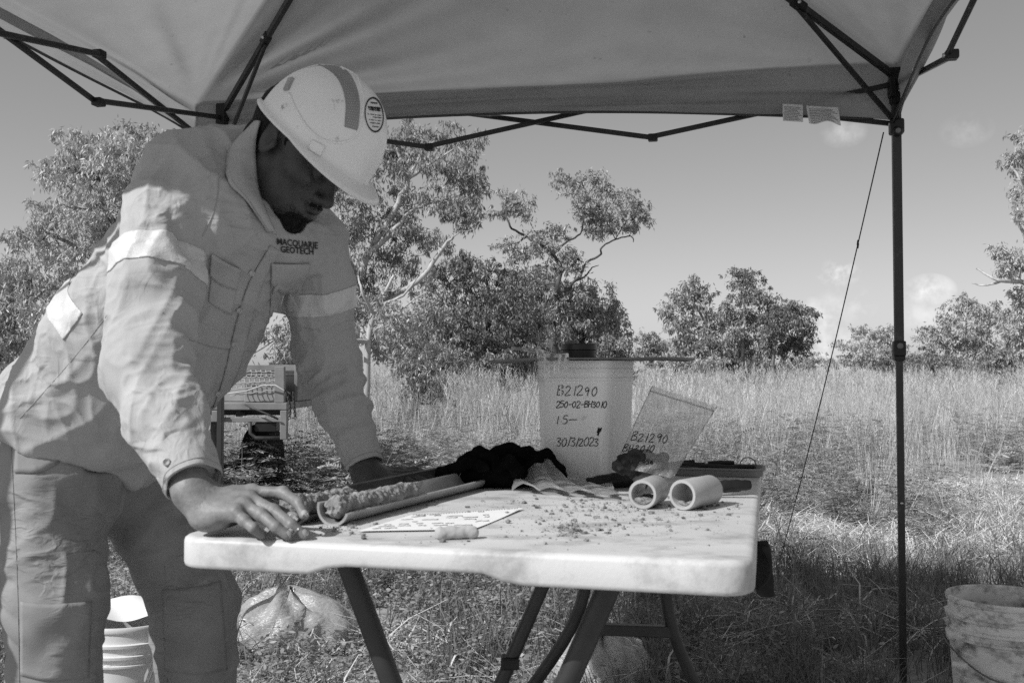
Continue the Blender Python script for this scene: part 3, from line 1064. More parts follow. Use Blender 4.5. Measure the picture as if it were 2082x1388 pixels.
# split-spoon samplers: half tubes
def half_tube(n0, n1, R, th, roll, n=22, m=30):
    n0, n1 = np.asarray(n0, float), np.asarray(n1, float)
    d = nrm(n1 - n0); sdv = nrm(np.cross(d, [0, 0, 1.0])); up = np.cross(sdv, d)
    Lh = np.linalg.norm(n1 - n0)
    V, Fc = [], []
    aa = np.linspace(math.pi, 2 * math.pi, n) + roll
    ring = [(R, a) for a in aa] + [(R - th, a) for a in aa[::-1]]
    k = len(ring)
    for t in np.linspace(0, 1, m):
        flare = 1.0 + 0.10 * max(0, (0.05 - t) / 0.05)
        for r, a in ring:
            V.append(n0 + d * (t * Lh) + sdv * (r * flare * math.cos(a)) + up * (r * flare * math.sin(a)))
    for i in range(m - 1):
        for j in range(k):
            j2 = (j + 1) % k
            Fc.append((i * k + j, i * k + j2, (i + 1) * k + j2, (i + 1) * k + j))
    Fc.append(tuple(range(k))); Fc.append(tuple(reversed(range((m - 1) * k, m * k))))
    return np.array(V), Fc
def soil_in(n0, n1, t0, t1, R, seed, hgt=0.9):
    """lumpy core lying in a half tube"""
    n0, n1 = np.asarray(n0, float), np.asarray(n1, float)
    d = nrm(n1 - n0); Lh = np.linalg.norm(n1 - n0)
    a, b = n0 + d * Lh * t0, n0 + d * Lh * t1
    def f(P):
        c = cone(P, a + np.array([0, 0, -.002]), b + np.array([0, 0, -.004]), R * hgt, R * 0.7)
        return c - 0.006 * vnoise(P * 26, seed) - 0.0045 * np.abs(vnoise(P * 70, seed + 2)) - 0.0030 * vnoise(P * 170, seed + 4) - .0015 * vnoise(P * 310, seed + 6) + .002
    lo = np.minimum(a, b) - R * 1.6; hi = np.maximum(a, b) + R * 1.8
    V, Q = surfnet(f, lo, hi, 0.0020)
    return V, Q
R1 = 0.0265
s0, s1 = T(676, 1068), T(978, 990)
s0[2] = s1[2] = TZ + R1 + 0.001
sp = thing('split_spoon_half', (s0 + s1) / 2 - np.array([0, 0, R1]), 'steel half-tube soil sampler lying nearest the edge with crumbly soil in its near end', 'soil sampler', 'split tube samplers')
V, Fc = half_tube(s0, s1, R1, 0.004, -0.30)
sharp(mk('half_tube', V, Fc, M_steel, sp), 40)
V, Q = soil_in(s0, s1, 0.03, 0.44, R1, 5, 0.72)
top('soil_core', V, Q, M_soil2, s0, True, label='crumbly lump of soil core in the near end of the front half tube', cat='soil core')
off = nrm(np.cross(s1 - s0, [0, 0, -1.0])) * 0.062
q0, q1 = s0 + off - nrm(s1 - s0) * 0.02 , s1 + off - nrm(s1 - s0) * 0.05
q0, q1 = np.array(q0), np.array(q1)
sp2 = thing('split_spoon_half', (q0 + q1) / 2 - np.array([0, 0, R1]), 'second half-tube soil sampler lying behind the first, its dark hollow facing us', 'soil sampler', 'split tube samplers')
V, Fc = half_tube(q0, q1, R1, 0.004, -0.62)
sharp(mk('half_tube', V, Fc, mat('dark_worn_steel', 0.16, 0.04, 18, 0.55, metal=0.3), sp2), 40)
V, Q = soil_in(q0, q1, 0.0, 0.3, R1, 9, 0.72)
top('soil_core', V, Q, M_soil2, q0, True, label='rough lump of soil in the rear half tube beside the hand', cat='soil core')

# log sheet
def quad_sheet(name, c4, nu, nv, m, lift, **k):
    P = [T(*c) for c in c4]
    def fn(u, v):
        p = (P[0] * (1 - u) + P[1] * u) * (1 - v) + (P[3] * (1 - u) + P[2] * u) * v
        return p + np.array([0, 0, lift + 0.0012 * math.sin(u * 5) * math.sin(v * 4)])
    return fn, film_grid(name, fn, nu, nv, m, None, sum(P) / 4, **k)
fn, sheet = quad_sheet('log_sheet', [(726, 1083), (962, 1079), (1064, 1036), (838, 1049)], 20, 16, M_paper, 0.0028, label='printed paper log sheet with handwriting lying on the table', cat='paper sheet')
r = random.Random(4)
pr = []
for v in np.linspace(0.1, 0.9, 9):
    u = 0.08
    while u < 0.85:
        wd = r.uniform(.04, .16)
        if r.random() < 0.6:
            pr.append(np.array([fn(u + wd * t, v + r.uniform(-.012, .012)) + np.array([0, 0, .0004]) for t in np.linspace(0, 1, 7)]))
        u += wd + r.uniform(.02, .08)
V, Fc = merge_vf([tube_vf(p, 0.0011, 4) for p in pr])
V[:, 2] = np.minimum(V[:, 2], V[:, 2])
mk('print', V, Fc, M_print, sheet)
pr = [np.array([fn(u, 0.965) + np.array([0, 0, .0004]), fn(u + .012, 0.965) + np.array([0, 0, .0004])]) for u in np.linspace(.02, .95, 40)]
V, Fc = merge_vf([tube_vf(p, 0.0008, 4) for p in pr]); mk('perforation', V, Fc, M_print, sheet)

# stub of chalky core and the stick beside it
a, b = T(897, 1083, .0095), T(962, 1081, .0095)
def fst(P): return cone(P, a, b, 0.0095, 0.0088) - 0.0012 * fbm(P * 120, 2, 3)
V, Q = surfnet(fst, np.minimum(a, b) - .02, np.maximum(a, b) + .02, 0.0016)
top('soil_stub', V, Q, mat('pale_clay', 0.42, 0.05, 40, 0.9, 0.1), (a + b) / 2 - np.array([0, 0, .009]), True, label='short pale cylinder of clay at the edge of the log sheet', cat='clay stub')

# loose soil crumbs over the table
def crumbs():
    parts = []
    r = np.random.default_rng(12)
    ico = bmesh.new(); bmesh.ops.create_icosphere(ico, subdivisions=1, radius=1.0)
    iv = np.array([v.co[:] for v in ico.verts]); inf = [tuple(v.index for v in f.verts) for f in ico.faces]; ico.free()
    spots = [(1160, 1075, 40, 10, 38), (1240, 1045, 130, 20, 90), (1090, 1030, 90, 12, 50), (1420, 1028, 60, 10, 60), (1230, 1028, 40, 8, 50), (1330, 1060, 140, 22, 60), (900, 1050, 200, 16, 30), (1000, 1090, 180, 12, 25), (1160, 1080, 12, 6, 40), (1420, 1026, 14, 5, 30), (690, 1074, 40, 5, 30)]
    for cx, cy, sx, sy, n in spots:
        for _ in range(n * 3):
            px, py = cx + r.normal() * sx, cy + r.normal() * sy
            p = T(px, py)
            q = p - TA
            if not (0.03 < q @ tu < TWID - .03 and 0.03 < q @ tv < TLEN - .03): continue
            s = 0.0007 + 0.0038 * r.random() ** 7
            v = iv * s * (1 + 0.35 * r.normal(size=(len(iv), 1))) * np.array([1.2, 1.2, .8])
            parts.append((v + p + np.array([0, 0, s * .45]), inf))
    return merge_vf(parts)
V, Fc = crumbs()
mk('soil_crumbs', V, Fc, M_soil2, None, False, label='scattered crumbs of dry soil on the white tabletop', cat='soil crumbs', kind='stuff')

# two pipe couplings
def coupling(face_px, face_py, dirv, R, Lh, label, plug):
    d = nrm(np.array([dirv[0], dirv[1], 0]))
    c0 = onz(face_px, face_py, TZ + R)
    sdv = nrm(np.cross(d, [0, 0, 1.0])); up = np.array([0, 0, 1.0])
    th = thing('pipe_coupling', c0 - np.array([0, 0, R]), label, 'pipe coupling', 'pipe couplings on the table')
    prof = [(R * .74, Lh * .55), (R * .74, 0.004), (R * .78, 0.0), (R * .95, 0), (R, 0.003), (R, Lh - .003), (R * .95, Lh), (R * .78, Lh), (R * .74, Lh - .003), (R * .74, Lh * .55)]
    V, Fc = lathe_vf(prof, c0, (sdv, up, d), 48)
    sharp(mk('body', V, Fc, M_pvc, th), 40)
    V, Fc = lathe_vf([(R * 1.004, Lh * .45), (R * 1.012, Lh * .46), (R * 1.012, Lh * .5), (R * 1.004, Lh * .51)], c0, (sdv, up, d), 48)
    mk('band', V, Fc, M_pvc, th)
    def f(P):
        q = P - c0
        ax = q @ d; rr = np.linalg.norm(q - ax[:, None] * d, axis=1)
        h = q[:, 2] - (-R * plug)
        return np.maximum(np.maximum(rr - R * .735, h - 0.004 * fbm(P * 90, 3, 2)), np.maximum(-ax + .006 - 0.003 * vnoise(P * 100, 8), ax - Lh * .9))
    V, Q = surfnet(f, c0 - R * 1.2 - np.abs(d) * 0.0, c0 + R * 1.2 + d * Lh, 0.0025)
    if len(V): mk('soil_inside', V, Q, M_soil2, th)
    return th
coupling(1306, 1005, (0.38, .92), 0.0262, 0.095, 'shorter looking pipe coupling with soil caked inside, beside the sample bag', 0.35)
coupling(1387, 1006, (0.62, .78), 0.0272, 0.105, 'pipe coupling lying turned to the right with a dark hollow bore', 0.55)

# sample bag with soil and marker writing
def bag_shape(u, v, side):
    BL, BR, TR, TL = at(1250, 948, 2.06), at(1366, 972, 2.02), at(1457, 826, 2.12), at(1326, 784, 2.16)
    p = (BL * (1 - u) + BR * u) * (1 - v) + (TL * (1 - u) + TR * u) * v
    bulge = 0.036 * math.sin(math.pi * u) ** 0.7 * (math.sin(math.pi * min(1, (v * 1.0 + .14) / 0.75)) if v < .6 else 0.12) + 0.004
    wr = 0.0035 * math.sin(17 * u + 9 * v) * math.sin(23 * v + 3 * u) + 0.002 * math.sin(31 * v - 12 * u)
    return p + np.array([0.0, -1.0, 0.1]) * (side * bulge + wr)
bbase = T(1310, 965)
bag = thing('sample_bag', bbase, 'clear zip bag with damp soil and marker writing leaning beside the square pail', 'sample bag')
for s in (1, -1):
    film_grid('bag_film', lambda u, v: bag_shape(u, v, s), 26, 30, M_film, bag)
def edge_line(us, vs, r_): return tube_vf([bag_shape(u, v, 1) for u, v in zip(us, vs)], r_, 6)
t_ = np.linspace(0, 1, 24); o1 = np.ones(24); z1 = np.zeros(24)
mk('seam', *merge_vf([edge_line(z1, t_, .0011), edge_line(o1, t_, .0011)]), M_film2, bag)
mk('zip_strip', *edge_line(t_, o1 * .93, .0018), M_film2, bag)
def fsoil(P):
    c = at(1308, 950, 2.05)
    ax = np.array([nrm([1, 0, -.16]), [0, 1, 0], nrm([.16, 0, 1])])
    return ell(P, c, ax, (.060, .026, .036)) - 0.014 * fbm(P * 38, 3, 6)
c = at(1308, 950, 2.05)
V, Q = surfnet(fsoil, c - .09, c + .09, 0.003)
mk('soil', V, Q, mat('damp_soil', 0.05, 0.04, 30, 0.8, 0.2, bump=.5, bscale=90), bag)
front = [[bag_shape(i / 39, j / 39, 1) for i in range(40)] for j in range(40)]
FV = [tuple(p) for row in front for p in row]
FQ = [(j * 40 + i, j * 40 + i + 1, (j + 1) * 40 + i + 1, (j + 1) * 40 + i) for j in range(39) for i in range(39)]
bb = BVHTree.FromPolygons(FV, FQ)
lines = handwrite('B21290', 1283, 896, 17, slant=.3, rise=.06, adv=.82, seed=8) + handwrite('BH3010', 1266, 918, 15, slant=.35, rise=.02, adv=.78, seed=9) + handwrite('9.0-9.45m', 1262, 944, 11, slant=.3, rise=.0, adv=.72, seed=10)
L3 = [[project(bb, (0, 0, CAMZ), ray(x, y), 0.001) for x, y in ln] for ln in lines]
V, Fc = strokes_vf(L3, 0.0010)
mk('handwriting', V, Fc, M_ink, bag)

# loose clear bag on the table
def loose(u, v):
    P = [T(1040, 1003), T(1255, 1018), T(1240, 984), T(1062, 982)]
    p = (P[0] * (1 - u) + P[1] * u) * (1 - v) + (P[3] * (1 - u) + P[2] * u) * v
    z = 0.004 + 0.040 * math.exp(-((u - .27) / .2) ** 2 - ((v - .75) / .4) ** 2) + 0.014 * abs(math.sin(11 * u + 5 * v)) * (1 - u * .6) + 0.006 * abs(math.sin(23 * v + 7 * u))
    return p + np.array([0, 0, z])
film_grid('empty_plastic_bag', loose, 34, 22, M_film2, None, T(1140, 1000), label='empty clear plastic bag crumpled flat on the table between gloves and couplings', cat='plastic bag')

# gloves: knitted black, dropped in a heap
def glove(name, palm, fingers, lo, hi, seed, label):
    def f(P):
        d = None
        for p, r in palm:
            e = ell(P, p, np.eye(3), r); d = e if d is None else smin(d, e, .02)
        for a, b, c_, r in fingers:
            d = smin(d, chain(P, [a, b, c_], [r, r * .95, r * .85], .006), .010)
        return d - 0.005 * fbm(P * 30, 3, seed) - 0.0018 * vnoise(P * 220, seed + 1)
    V, Q = surfnet(f, lo, hi, 0.004)
    V[:, 2] = np.maximum(V[:, 2], TZ + .002)
    c = V.mean(0)
    return top(name, V, Q, M_glove, np.array([c[0], c[1], TZ]), True, label=label, cat='glove', group='black gloves on the table')
g = T(985, 985)
Yg = 2.16
glove('work_glove', [(at(985, 960, Yg), (.088, .065, .028)), (at(930, 972, Yg), (.06, .05, .026)), (at(1045, 970, Yg), (.05, .05, .022))],
      [(at(1000, 930, Yg), at(1040, 912, Yg), at(1062, 924, Yg), .015), (at(900, 972, Yg), at(880, 985, Yg), at(860, 990, Yg), .016), (at(940, 940, Yg - .04), at(975, 918, Yg - .04), at(1005, 930, Yg - .05), .015), (at(925, 955, Yg - .06), at(950, 940, Yg - .07), at(985, 950, Yg - .08), .014), (at(1010, 950, Yg - .06), at(1035, 938, Yg - .07), at(1052, 958, Yg - .08), .014)],
      at(985, 960, Yg) - np.array([.2, .12, .08]), at(985, 960, Yg) + np.array([.2, .12, .10]), 3, 'larger humped black knitted glove in the heap in front of the pail')
Yg2 = 2.2
glove('work_glove', [(at(1085, 948, Yg2), (.042, .05, .03)), (at(1060, 965, Yg2), (.05, .05, .022))],
      [(at(1090, 935, Yg2), at(1110, 922, Yg2), at(1122, 935, Yg2), .013), (at(1105, 950, Yg2 - .03), at(1128, 940, Yg2 - .03), at(1142, 955, Yg2 - .03), .012), (at(1110, 958, Yg2 - .05), at(1135, 955, Yg2 - .05), at(1148, 966, Yg2 - .05), .011), (at(1068, 930, Yg2), at(1062, 918, Yg2), at(1078, 914, Yg2), .012)],
      at(1090, 950, Yg2) - np.array([.13, .13, .08]), at(1090, 950, Yg2) + np.array([.13, .12, .09]), 7, 'smaller black knitted glove with curled fingers next to the grey box')

# little grey box, dark handled tool, knife and tray at the far end
c = T(1172, 968); c[2] = TZ + .0165
tb = thing('grey_box', c - np.array([0, 0, .0165]), 'small flat grey box between the black glove and the pail', 'box')
bx_ = (np.array([.96, -.28, 0]), np.array([.28, .96, 0]), np.array([0, 0, 1.0]))
box('body', c, (.032, .03, .0115), M_mid, tb, bx_, .002)
box('lid', c + np.array([0, 0, .0145]), (.0335, .0315, .0025), mat('box_lid_grey', .26, .03, 20, .6), tb, bx_, .0015)
def tool(name, p0, p1, p2, r, label, cat, m2):
    o = thing(name, (np.asarray(p0) + p2) / 2 * np.array([1, 1, 0]) + np.array([0, 0, TZ]), label, cat)
    pts = [np.asarray(p0) + (np.asarray(p1) - p0) * t for t in np.linspace(0, 1, 12)]
    rad = [r * (0.55 + .5 * math.sin(math.pi * min(1, .12 + t * .85)) + .08 * math.sin(t * 26)) for t in np.linspace(0, 1, 12)]
    tube('handle', pts, rad, M_black, o, 14)
    d = nrm(np.asarray(p2) - p1); sdv = nrm(np.cross(d, [0, 0, 1.0]))
    Lb = np.linalg.norm(np.asarray(p2) - p1)
    V = []; k = 14
    for i in range(k):
        t = i / (k - 1); w_ = 0.017 * min(1, .5 + t * 3) * (1 - max(0, t - .65) / .35 * .95)
        for s, z in ((-1, 0), (0, .0016), (1, 0), (0, -.0016)):
            V.append(np.asarray(p1) + d * t * Lb + sdv * s * w_ + np.array([0, 0, z]))
    Fc = [(i * 4 + j, i * 4 + (j + 1) % 4, (i + 1) * 4 + (j + 1) % 4, (i + 1) * 4 + j) for i in range(k - 1) for j in range(4)] + [(0, 1, 2, 3), tuple((k - 1) * 4 + q for q in (3, 2, 1, 0))]
    mk('blade', V, Fc, m2, o, False)
    return o
tool('trowel', T(1310, 972, .017), T(1195, 980, .014), T(1130, 990, .006), .0155, 'dark handled hand trowel lying in front of the pail', 'trowel', M_steel)
# tray
tcn_ = T(1462, 970)
ty = (tu * 1.0, tv * 1.0)
tray = thing('tool_tray', tcn_, 'grey moulded tool tray with a round hole at the far end of the table', 'tray')
def tray_ring(hx, hy, r, z, n=8):
    pts = []
    for cx, cy, a0 in ((hx - r, -hy + r, -90), (hx - r, hy - r, 0), (-hx + r, hy - r, 90), (-hx + r, -hy + r, 180)):
        for i in range(n):
            a = math.radians(a0 + 90 * i / (n - 1))
            pts.append(tc0 + tu * (cx + r * math.cos(a)) + tv * (cy + r * math.sin(a)) + np.array([0, 0, z]))
    return np.array(pts)
tc0 = T(1455, 966) + tv * 0.03
rings = [tray_ring(.108, .062, .03, 0.001), tray_ring(.111, .065, .033, .015), tray_ring(.115, .069, .036, .016), tray_ring(.115, .069, .036, .020), tray_ring(.108, .062, .03, .020), tray_ring(.105, .059, .028, .010)]
n = len(rings[0]); V = np.concatenate(rings)
Fc = [(k * n + j, k * n + (j + 1) % n, (k + 1) * n + (j + 1) % n, (k + 1) * n + j) for k in range(len(rings) - 1) for j in range(n)]
Fc += [tuple(reversed(range(n))), tuple(range((len(rings) - 1) * n, len(rings) * n))]
sharp(mk('body', V, Fc, mat('tray_plastic', 0.2, .02, 20, .5), tray), 40)
V, Fc = lathe_vf([(.017, -.004), (.019, -.004), (.019, .004), (.017, .004), (.017, -.004)], tc0 + tu * .075 - tv * .03 + np.array([0, 0, .026]), (tu, np.array([0, 0, 1.0]), tv), 24)
mk('ring_clip', V, Fc, M_black, tray)
r = random.Random(3)
for i in range(7):
    p = tc0 + tu * r.uniform(-.09, .05) + tv * r.uniform(-.04, .04) + np.array([0, 0, .015 + .0016 * i])
    d = tu * r.uniform(.02, .045) + tv * r.uniform(-.02, .02) + np.array([0, 0, r.uniform(-.004, .004)])
    tube('drill_bit', [p - d, p, p + d], [.004, .006, .005], M_black, tray, 8)
tool('knife', T(1525, 985, .02), T(1432, 990, .017), T(1374, 992, .008), .012, 'black handled knife lying against the front of the tool tray', 'knife', M_darkgrey)

# dark cloth hanging from the near right side of the table
def hang(u, v):
    p = tp(TWID + .006 + .012 * math.sin(u * 7 + v * 3) + .006 * v, 0.30 + .07 * u, -0.03 - (.055 + .03 * math.sin(u * 2.7)) * v)
    return p
hg = film_grid('hanging_cloth', hang, 18, 14, mat('dark_cloth', .03, .01, 30, .9, .1), None, tp(TWID + .01, .15, -.1), label='black cloth hanging down from the side edge of the table', cat='cloth')
solidify(hg, .004)

# clear rubbish bags on the ground
def ground_bag(name, c, rad, seed, label, m):
    r = np.random.default_rng(seed)
    nu, nv = 44, 26
    def fn(u, v):
        a = u * 2 * math.pi; th = v * math.pi / 2 * 1.04
        rr = 1 + .10 * math.sin(3 * a + seed) * math.cos(th) + .06 * math.sin(7 * a + 6 * th + seed) + .07 * math.sin(13 * a - 9 * th) + .04 * math.sin(23 * a + 11 * th)
        z = rad[2] * math.sin(th) * (1 + .10 * math.sin(4 * a + seed) + .10 * math.sin(9 * a + 5 * th))
        return np.array([c[0] + rad[0] * rr * math.cos(th) * math.cos(a), c[1] + rad[1] * rr * math.cos(th) * math.sin(a), max(0.0, z)])
    return film_grid(name, fn, nu, nv, m, None, np.array([c[0], c[1], 0]), label=label, cat='plastic bag', group='clear bags on the ground')
c = at(590, 1260, 3.75); ground_bag('rubbish_bag', c, (.25, .18, .17), 2, 'clear plastic bag lying in the weeds behind the worker\'s knee', M_film3)
c = at(1225, 1400, 3.25); ground_bag('rubbish_bag', c, (.18, .17, .15), 5, 'clear plastic bag on the grass underneath the table legs', M_film3)

# ================================================================== trailer parked in the grass
YT = 6.2
def TR(px, py, dy=0.0): return at(px, py, YT + dy)
tr = thing('utility_trailer', np.array([TR(300, 900)[0], YT + .8, 0]), 'weathered grey utility trailer with a toolbox and netting parked in the grass', 'trailer')
ex, ey, ez = np.array([1.0, 0, 0]), np.array([0, 1.0, 0]), np.array([0, 0, 1.0])
def tbox(name, x0, y0, x1, y1, d0, d1, m, parent=None, bev=.004):
    a, b = TR(x0, y0), TR(x1, y1)
    c = np.array([(a[0] + b[0]) / 2, YT + (d0 + d1) / 2, (a[2] + b[2]) / 2])
    return box(name, c, (abs(b[0] - a[0]) / 2, (d1 - d0) / 2, abs(a[2] - b[2]) / 2), m, parent or tr, None, bev)
deck = tbox('deck', -60, 819, 583, 833, 0.0, 2.0, M_truck)
tbox('end_plate', 571, 834, 584, 893, -.02, .03, M_truck)
tbox('rear_beam', -60, 849, 570, 858, .01, .06, M_truck)
tbox('bracket', 433, 834, 453, 857, -.03, .008, M_truck)
tbox('chassis_rail', 470, 834, 480, 848, .1, 1.9, M_darkgrey)
tbox('chassis_rail', 60, 834, 70, 848, .1, 1.9, M_darkgrey)
tbox('under_panel', -40, 834, 565, 847, .25, .3, M_darkgrey)
tbox('headboard', -60, 737, 585, 752, 1.6, 1.66, M_truck)
sb = tbox('side_board', 577, 738, 584, 818, .3, 1.9, M_truck)
tbox('tailboard', -60, 753, 576, 818.5, .95, .99, M_darkgrey)
tbx = tbox('toolbox', 484, 764, 556, 818.5, .15, .7, mat('toolbox_paint', .27, .05, 12, .5, dirt=.2, dscale=14, dcol=.25))
tbox('toolbox_lid', 482, 760, 558, 763.6, .14, .71, MATS['toolbox_paint'], tbx)
tbox('crate', 380, 770, 476, 818.5, .3, .9, mat('crate_grey', .3, .05, 12, .6))
tbox('latch_post', 556.6, 745, 576, 818.5, .02, .06, M_truck)
tbox('tail_lamp_box', 516, 859, 560, 878, .02, .12, M_black)
V, Fc = tube_vf([TR(508, 858), TR(509, 880), TR(520, 890), TR(572, 890)], .012, 8); mk('bumper_bar', V, Fc, M_darkgrey, tr)
for wx in (150, 452):
    ax_c = np.array([TR(wx, 930)[0], YT + 1.0, .31])
    V, Fc = lathe_vf([(.12, -.09), (.27, -.10), (.31, -.07), (.315, 0), (.31, .07), (.27, .10), (.12, .09)], ax_c, (ey, ez, ex), 36)
    wl_ = mk('wheel', V, Fc, M_rubber, tr)
    V, Fc = lathe_vf([(0, -.05), (.14, -.05), (.17, -.095), (.18, -.095)], ax_c, (ey, ez, ex), 28); mk('rim', V, Fc, M_darkgrey, wl_)
    V, Fc = lathe_vf([(0, .05), (.14, .05), (.17, .095), (.18, .095)], ax_c, (ey, ez, ex), 28); mk('rim', V, Fc, M_darkgrey, wl_)
tube('axle', [np.array([TR(150, 930)[0], YT + 1, .31]), np.array([TR(452, 930)[0], YT + 1, .31])], .03, M_darkgrey, tr)
tube('stand', [TR(438, 858, .15), gz(TR(438, 930, .15), 0.0)], .03, M_darkgrey, tr)
# cord netting over the toolbox
nets = []
for i in range(10):
    t = np.linspace(0, 1, 14)
    nets.append([TR(470 + 10 * i + 2 * math.sin(8 * a), 752 + 36 * a + (i - 5) ** 2 * .15, .10 - .03 * a) for a in t])
for j in range(5):
    t = np.linspace(0, 1, 24)
    nets.append([TR(468 + 94 * a, 754 + 9 * j + 3.0 * abs(math.sin(a * 15 + j)) + 3 * j * (1 - a), .09 - .01 * j) for a in t])
V, Fc = merge_vf([tube_vf(l, .003, 5) for l in nets]); mk('cord_net', V, Fc, mat('net_cord', .42, .05, 30, .8), tr)
V, Fc = tube_vf([TR(462, 800, .05), TR(500, 795, .03), TR(535, 783, .0), TR(560, 783, -.02), TR(575, 792, -.03), TR(590, 800, -.03)], .005, 6); mk('rope', V, Fc, mat('net_cord', .55), tr)
# hanging chain
parts = []
cps = [TR(578 + 12 * math.sin(t * 2.2), 790 + 60 * t, -.04) for t in np.linspace(0, 1, 15)] + [TR(600 - 4 * t, 850 - 52 * t, -.04) for t in np.linspace(0, 1, 13)]
for i in range(len(cps) - 1):
    a, b = cps[i], cps[i + 1]
    d = nrm(b - a); u, v, _ = frame_from(d)
    if i % 2: u, v = v, u
    lp = [(a + b) / 2 + d * .013 * math.cos(q) + u * .007 * math.sin(q) for q in np.linspace(0, 2 * math.pi, 11)]
    parts.append(tube_vf(lp, .0025, 5, cap=False))
V, Fc = merge_vf(parts); mk('chain', V, Fc, M_darkgrey, tr)
V, Fc = tube_vf([TR(498, 822, -.02), TR(520, 832, -.04), TR(545, 842, -.05), TR(566, 852, -.04)], .006, 6); mk('tow_strap', V, Fc, M_darkgrey, tr)

# ================================================================== the worker
M_skin = mat('skin_dark', 0.052, 0.012, 60, 0.45, 0.4, bump=0.2, bscale=380)
M_hand = mat('skin_sunlit_hand', 0.21, 0.05, 55, 0.5, 0.4, bump=0.10, bscale=420)  # paler copy of the skin, sunlight on the right hand painted in
M_nail = mat('fingernail', 0.42, 0.03, 60, 0.35, 0.5)
M_hair = mat('black_hair', 0.022, 0.006, 80, 0.75, 0.25, bump=1.0, bscale=500)
M_shirt = mat('work_shirt_cotton', 0.42, 0.025, 12, 0.85, 0.2, bump=0.12, bscale=700, crease=[(7, (1, 1, 2.2), .0032), (18, (1.6, 1, 1), .0009)])
M_yoke = mat('work_shirt_cotton_dark', 0.36, 0.02, 9, 0.85, 0.2, bump=0.10, bscale=500)
M_trous = mat('trouser_drill', 0.27, 0.04, 14, 0.88, 0.2, bump=0.12, bscale=600, dirt=0.12, dscale=12, dcol=0.32, crease=[(7, (1, 1, 2.0), .0045), (18, (1, 1, 2.4), .0014)])
M_reflect = mat('reflective_tape', 0.60, 0.05, 30, 0.42, 0.5, bump=0.1, bscale=300, crease=[(9, (2, 2, .6), .003)])
M_stitch = mat('stitching', 0.36, 0.02, 60, 0.9, 0.1)
M_button = mat('shirt_button', 0.5, 0.03, 60, 0.35, 0.5)
M_hat = mat('hard_hat_shell', 0.84, 0.025, 12, 0.32, 0.5, dirt=0.12, dscale=34, dcol=0.35)
M_strip = mat('reflective_strip_grey', 0.27, 0.02, 60, 0.45, 0.5)
M_boot = mat('boot_leather', 0.12, 0.03, 14, 0.7, 0.3)

shR, shL = at(328, 432, 1.77), at(640, 492, 2.08)
elR, elL = at(298, 742, 1.65), at(660, 715, 2.17)
cuR, cuL = at(386, 965, 1.535), at(738, 932, 2.09)
wrR, wrL = at(392, 1000, 1.522), at(744, 962, 2.075)
tR = nrm(shR - shL); tR[2] *= 0.5; tR = nrm(tR)
sp0, sp1, sp2 = at(138, 905, 2.02), at(312, 690, 1.99), at(430, 478, 1.93)
NECK = (shR + shL) / 2 + np.array([-0.02, 0.0, 0.035])
sps = nrm(sp2 - sp0); tF = nrm(np.cross(sps, tR)); 
if tF[0] < 0: tF = -tF
HC = np.array([-0.405, 1.885, 1.402])
yaw, pit = math.radians(20), math.radians(42)
hF = np.array([math.cos(yaw) * math.cos(pit), -math.sin(yaw) * math.cos(pit), -math.sin(pit)])
hU = np.array([math.cos(yaw) * math.sin(pit), -math.sin(yaw) * math.sin(pit), math.cos(pit)])
hL = np.cross(hU, hF)
def hp(f, l, u): return HC + hF * f + hL * l + hU * u

def econe(P, a, b, ra, rb, wide, ratio):
    q = P - np.asarray(a, np.float32)
    wv = np.asarray(wide, np.float32)
    q = q - (q @ wv)[:, None] * wv * (1 - 1 / ratio)
    d = np.asarray(b, np.float32) - np.asarray(a, np.float32)
    d = d - (d @ wv) * wv * (1 - 1 / ratio)
    t = np.clip((q @ d) / float(d @ d), 0, 1)
    return np.linalg.norm(q - t[:, None] * d, axis=1) - (ra + (rb - ra) * t)

# ---------------------------------------------------------------- shirt
armR = [shR, (shR * .55 + elR * .45) + np.array([0, 0, 0]), elR, (elR * .5 + cuR * .5), cuR]
armL = [shL, (shL * .55 + elL * .45), elL, (elL * .5 + cuL * .5), cuL]
rR = [.071, .070, .069, .056, .040]
rL = [.070, .066, .061, .049, .037]
upA = nrm(elR - shR)

def ringfolds(P, a, b, n, amp, seed, t0=0.0, t1=1.0, side=None):
    d = b - a; L2 = d @ d
    t = ((P - a) @ d) / L2
    q_ = P - a - t[:, None] * d
    rr_ = np.linalg.norm(q_, axis=1)[:, None] + 1e-5
    na_ = vnoise(np.concatenate([(t * n * .72)[:, None], q_ / rr_ * 0.9], 1)[:, [0, 1, 3]] + 0.35 * np.stack([vnoise(P * 9, seed + 1)] * 3, 1), seed)
    nb_ = vnoise(np.concatenate([(t * n * 1.5)[:, None] + q_[:, 2:] * 9, q_ / rr_ * 1.4], 1)[:, [0, 2, 3]], seed + 3)
    rid = 1.15 * (1 - np.abs(na_)) ** 2.5 + .45 * (1 - np.abs(nb_)) ** 3
    wgt = np.clip((t - t0) / .12, 0, 1) * np.clip((t1 - t) / .12, 0, 1)
    if side is not None:
        q = P - a - np.clip(t, 0, 1)[:, None] * d
        s_ = (q @ side) / (np.linalg.norm(q, axis=1) + 1e-6)
        wgt = wgt * np.clip(0.35 + 0.75 * s_, 0.08, 1)
    return amp * (rid - .6) * wgt * (0.7 + .5 * vnoise(P * 5, seed + 9))

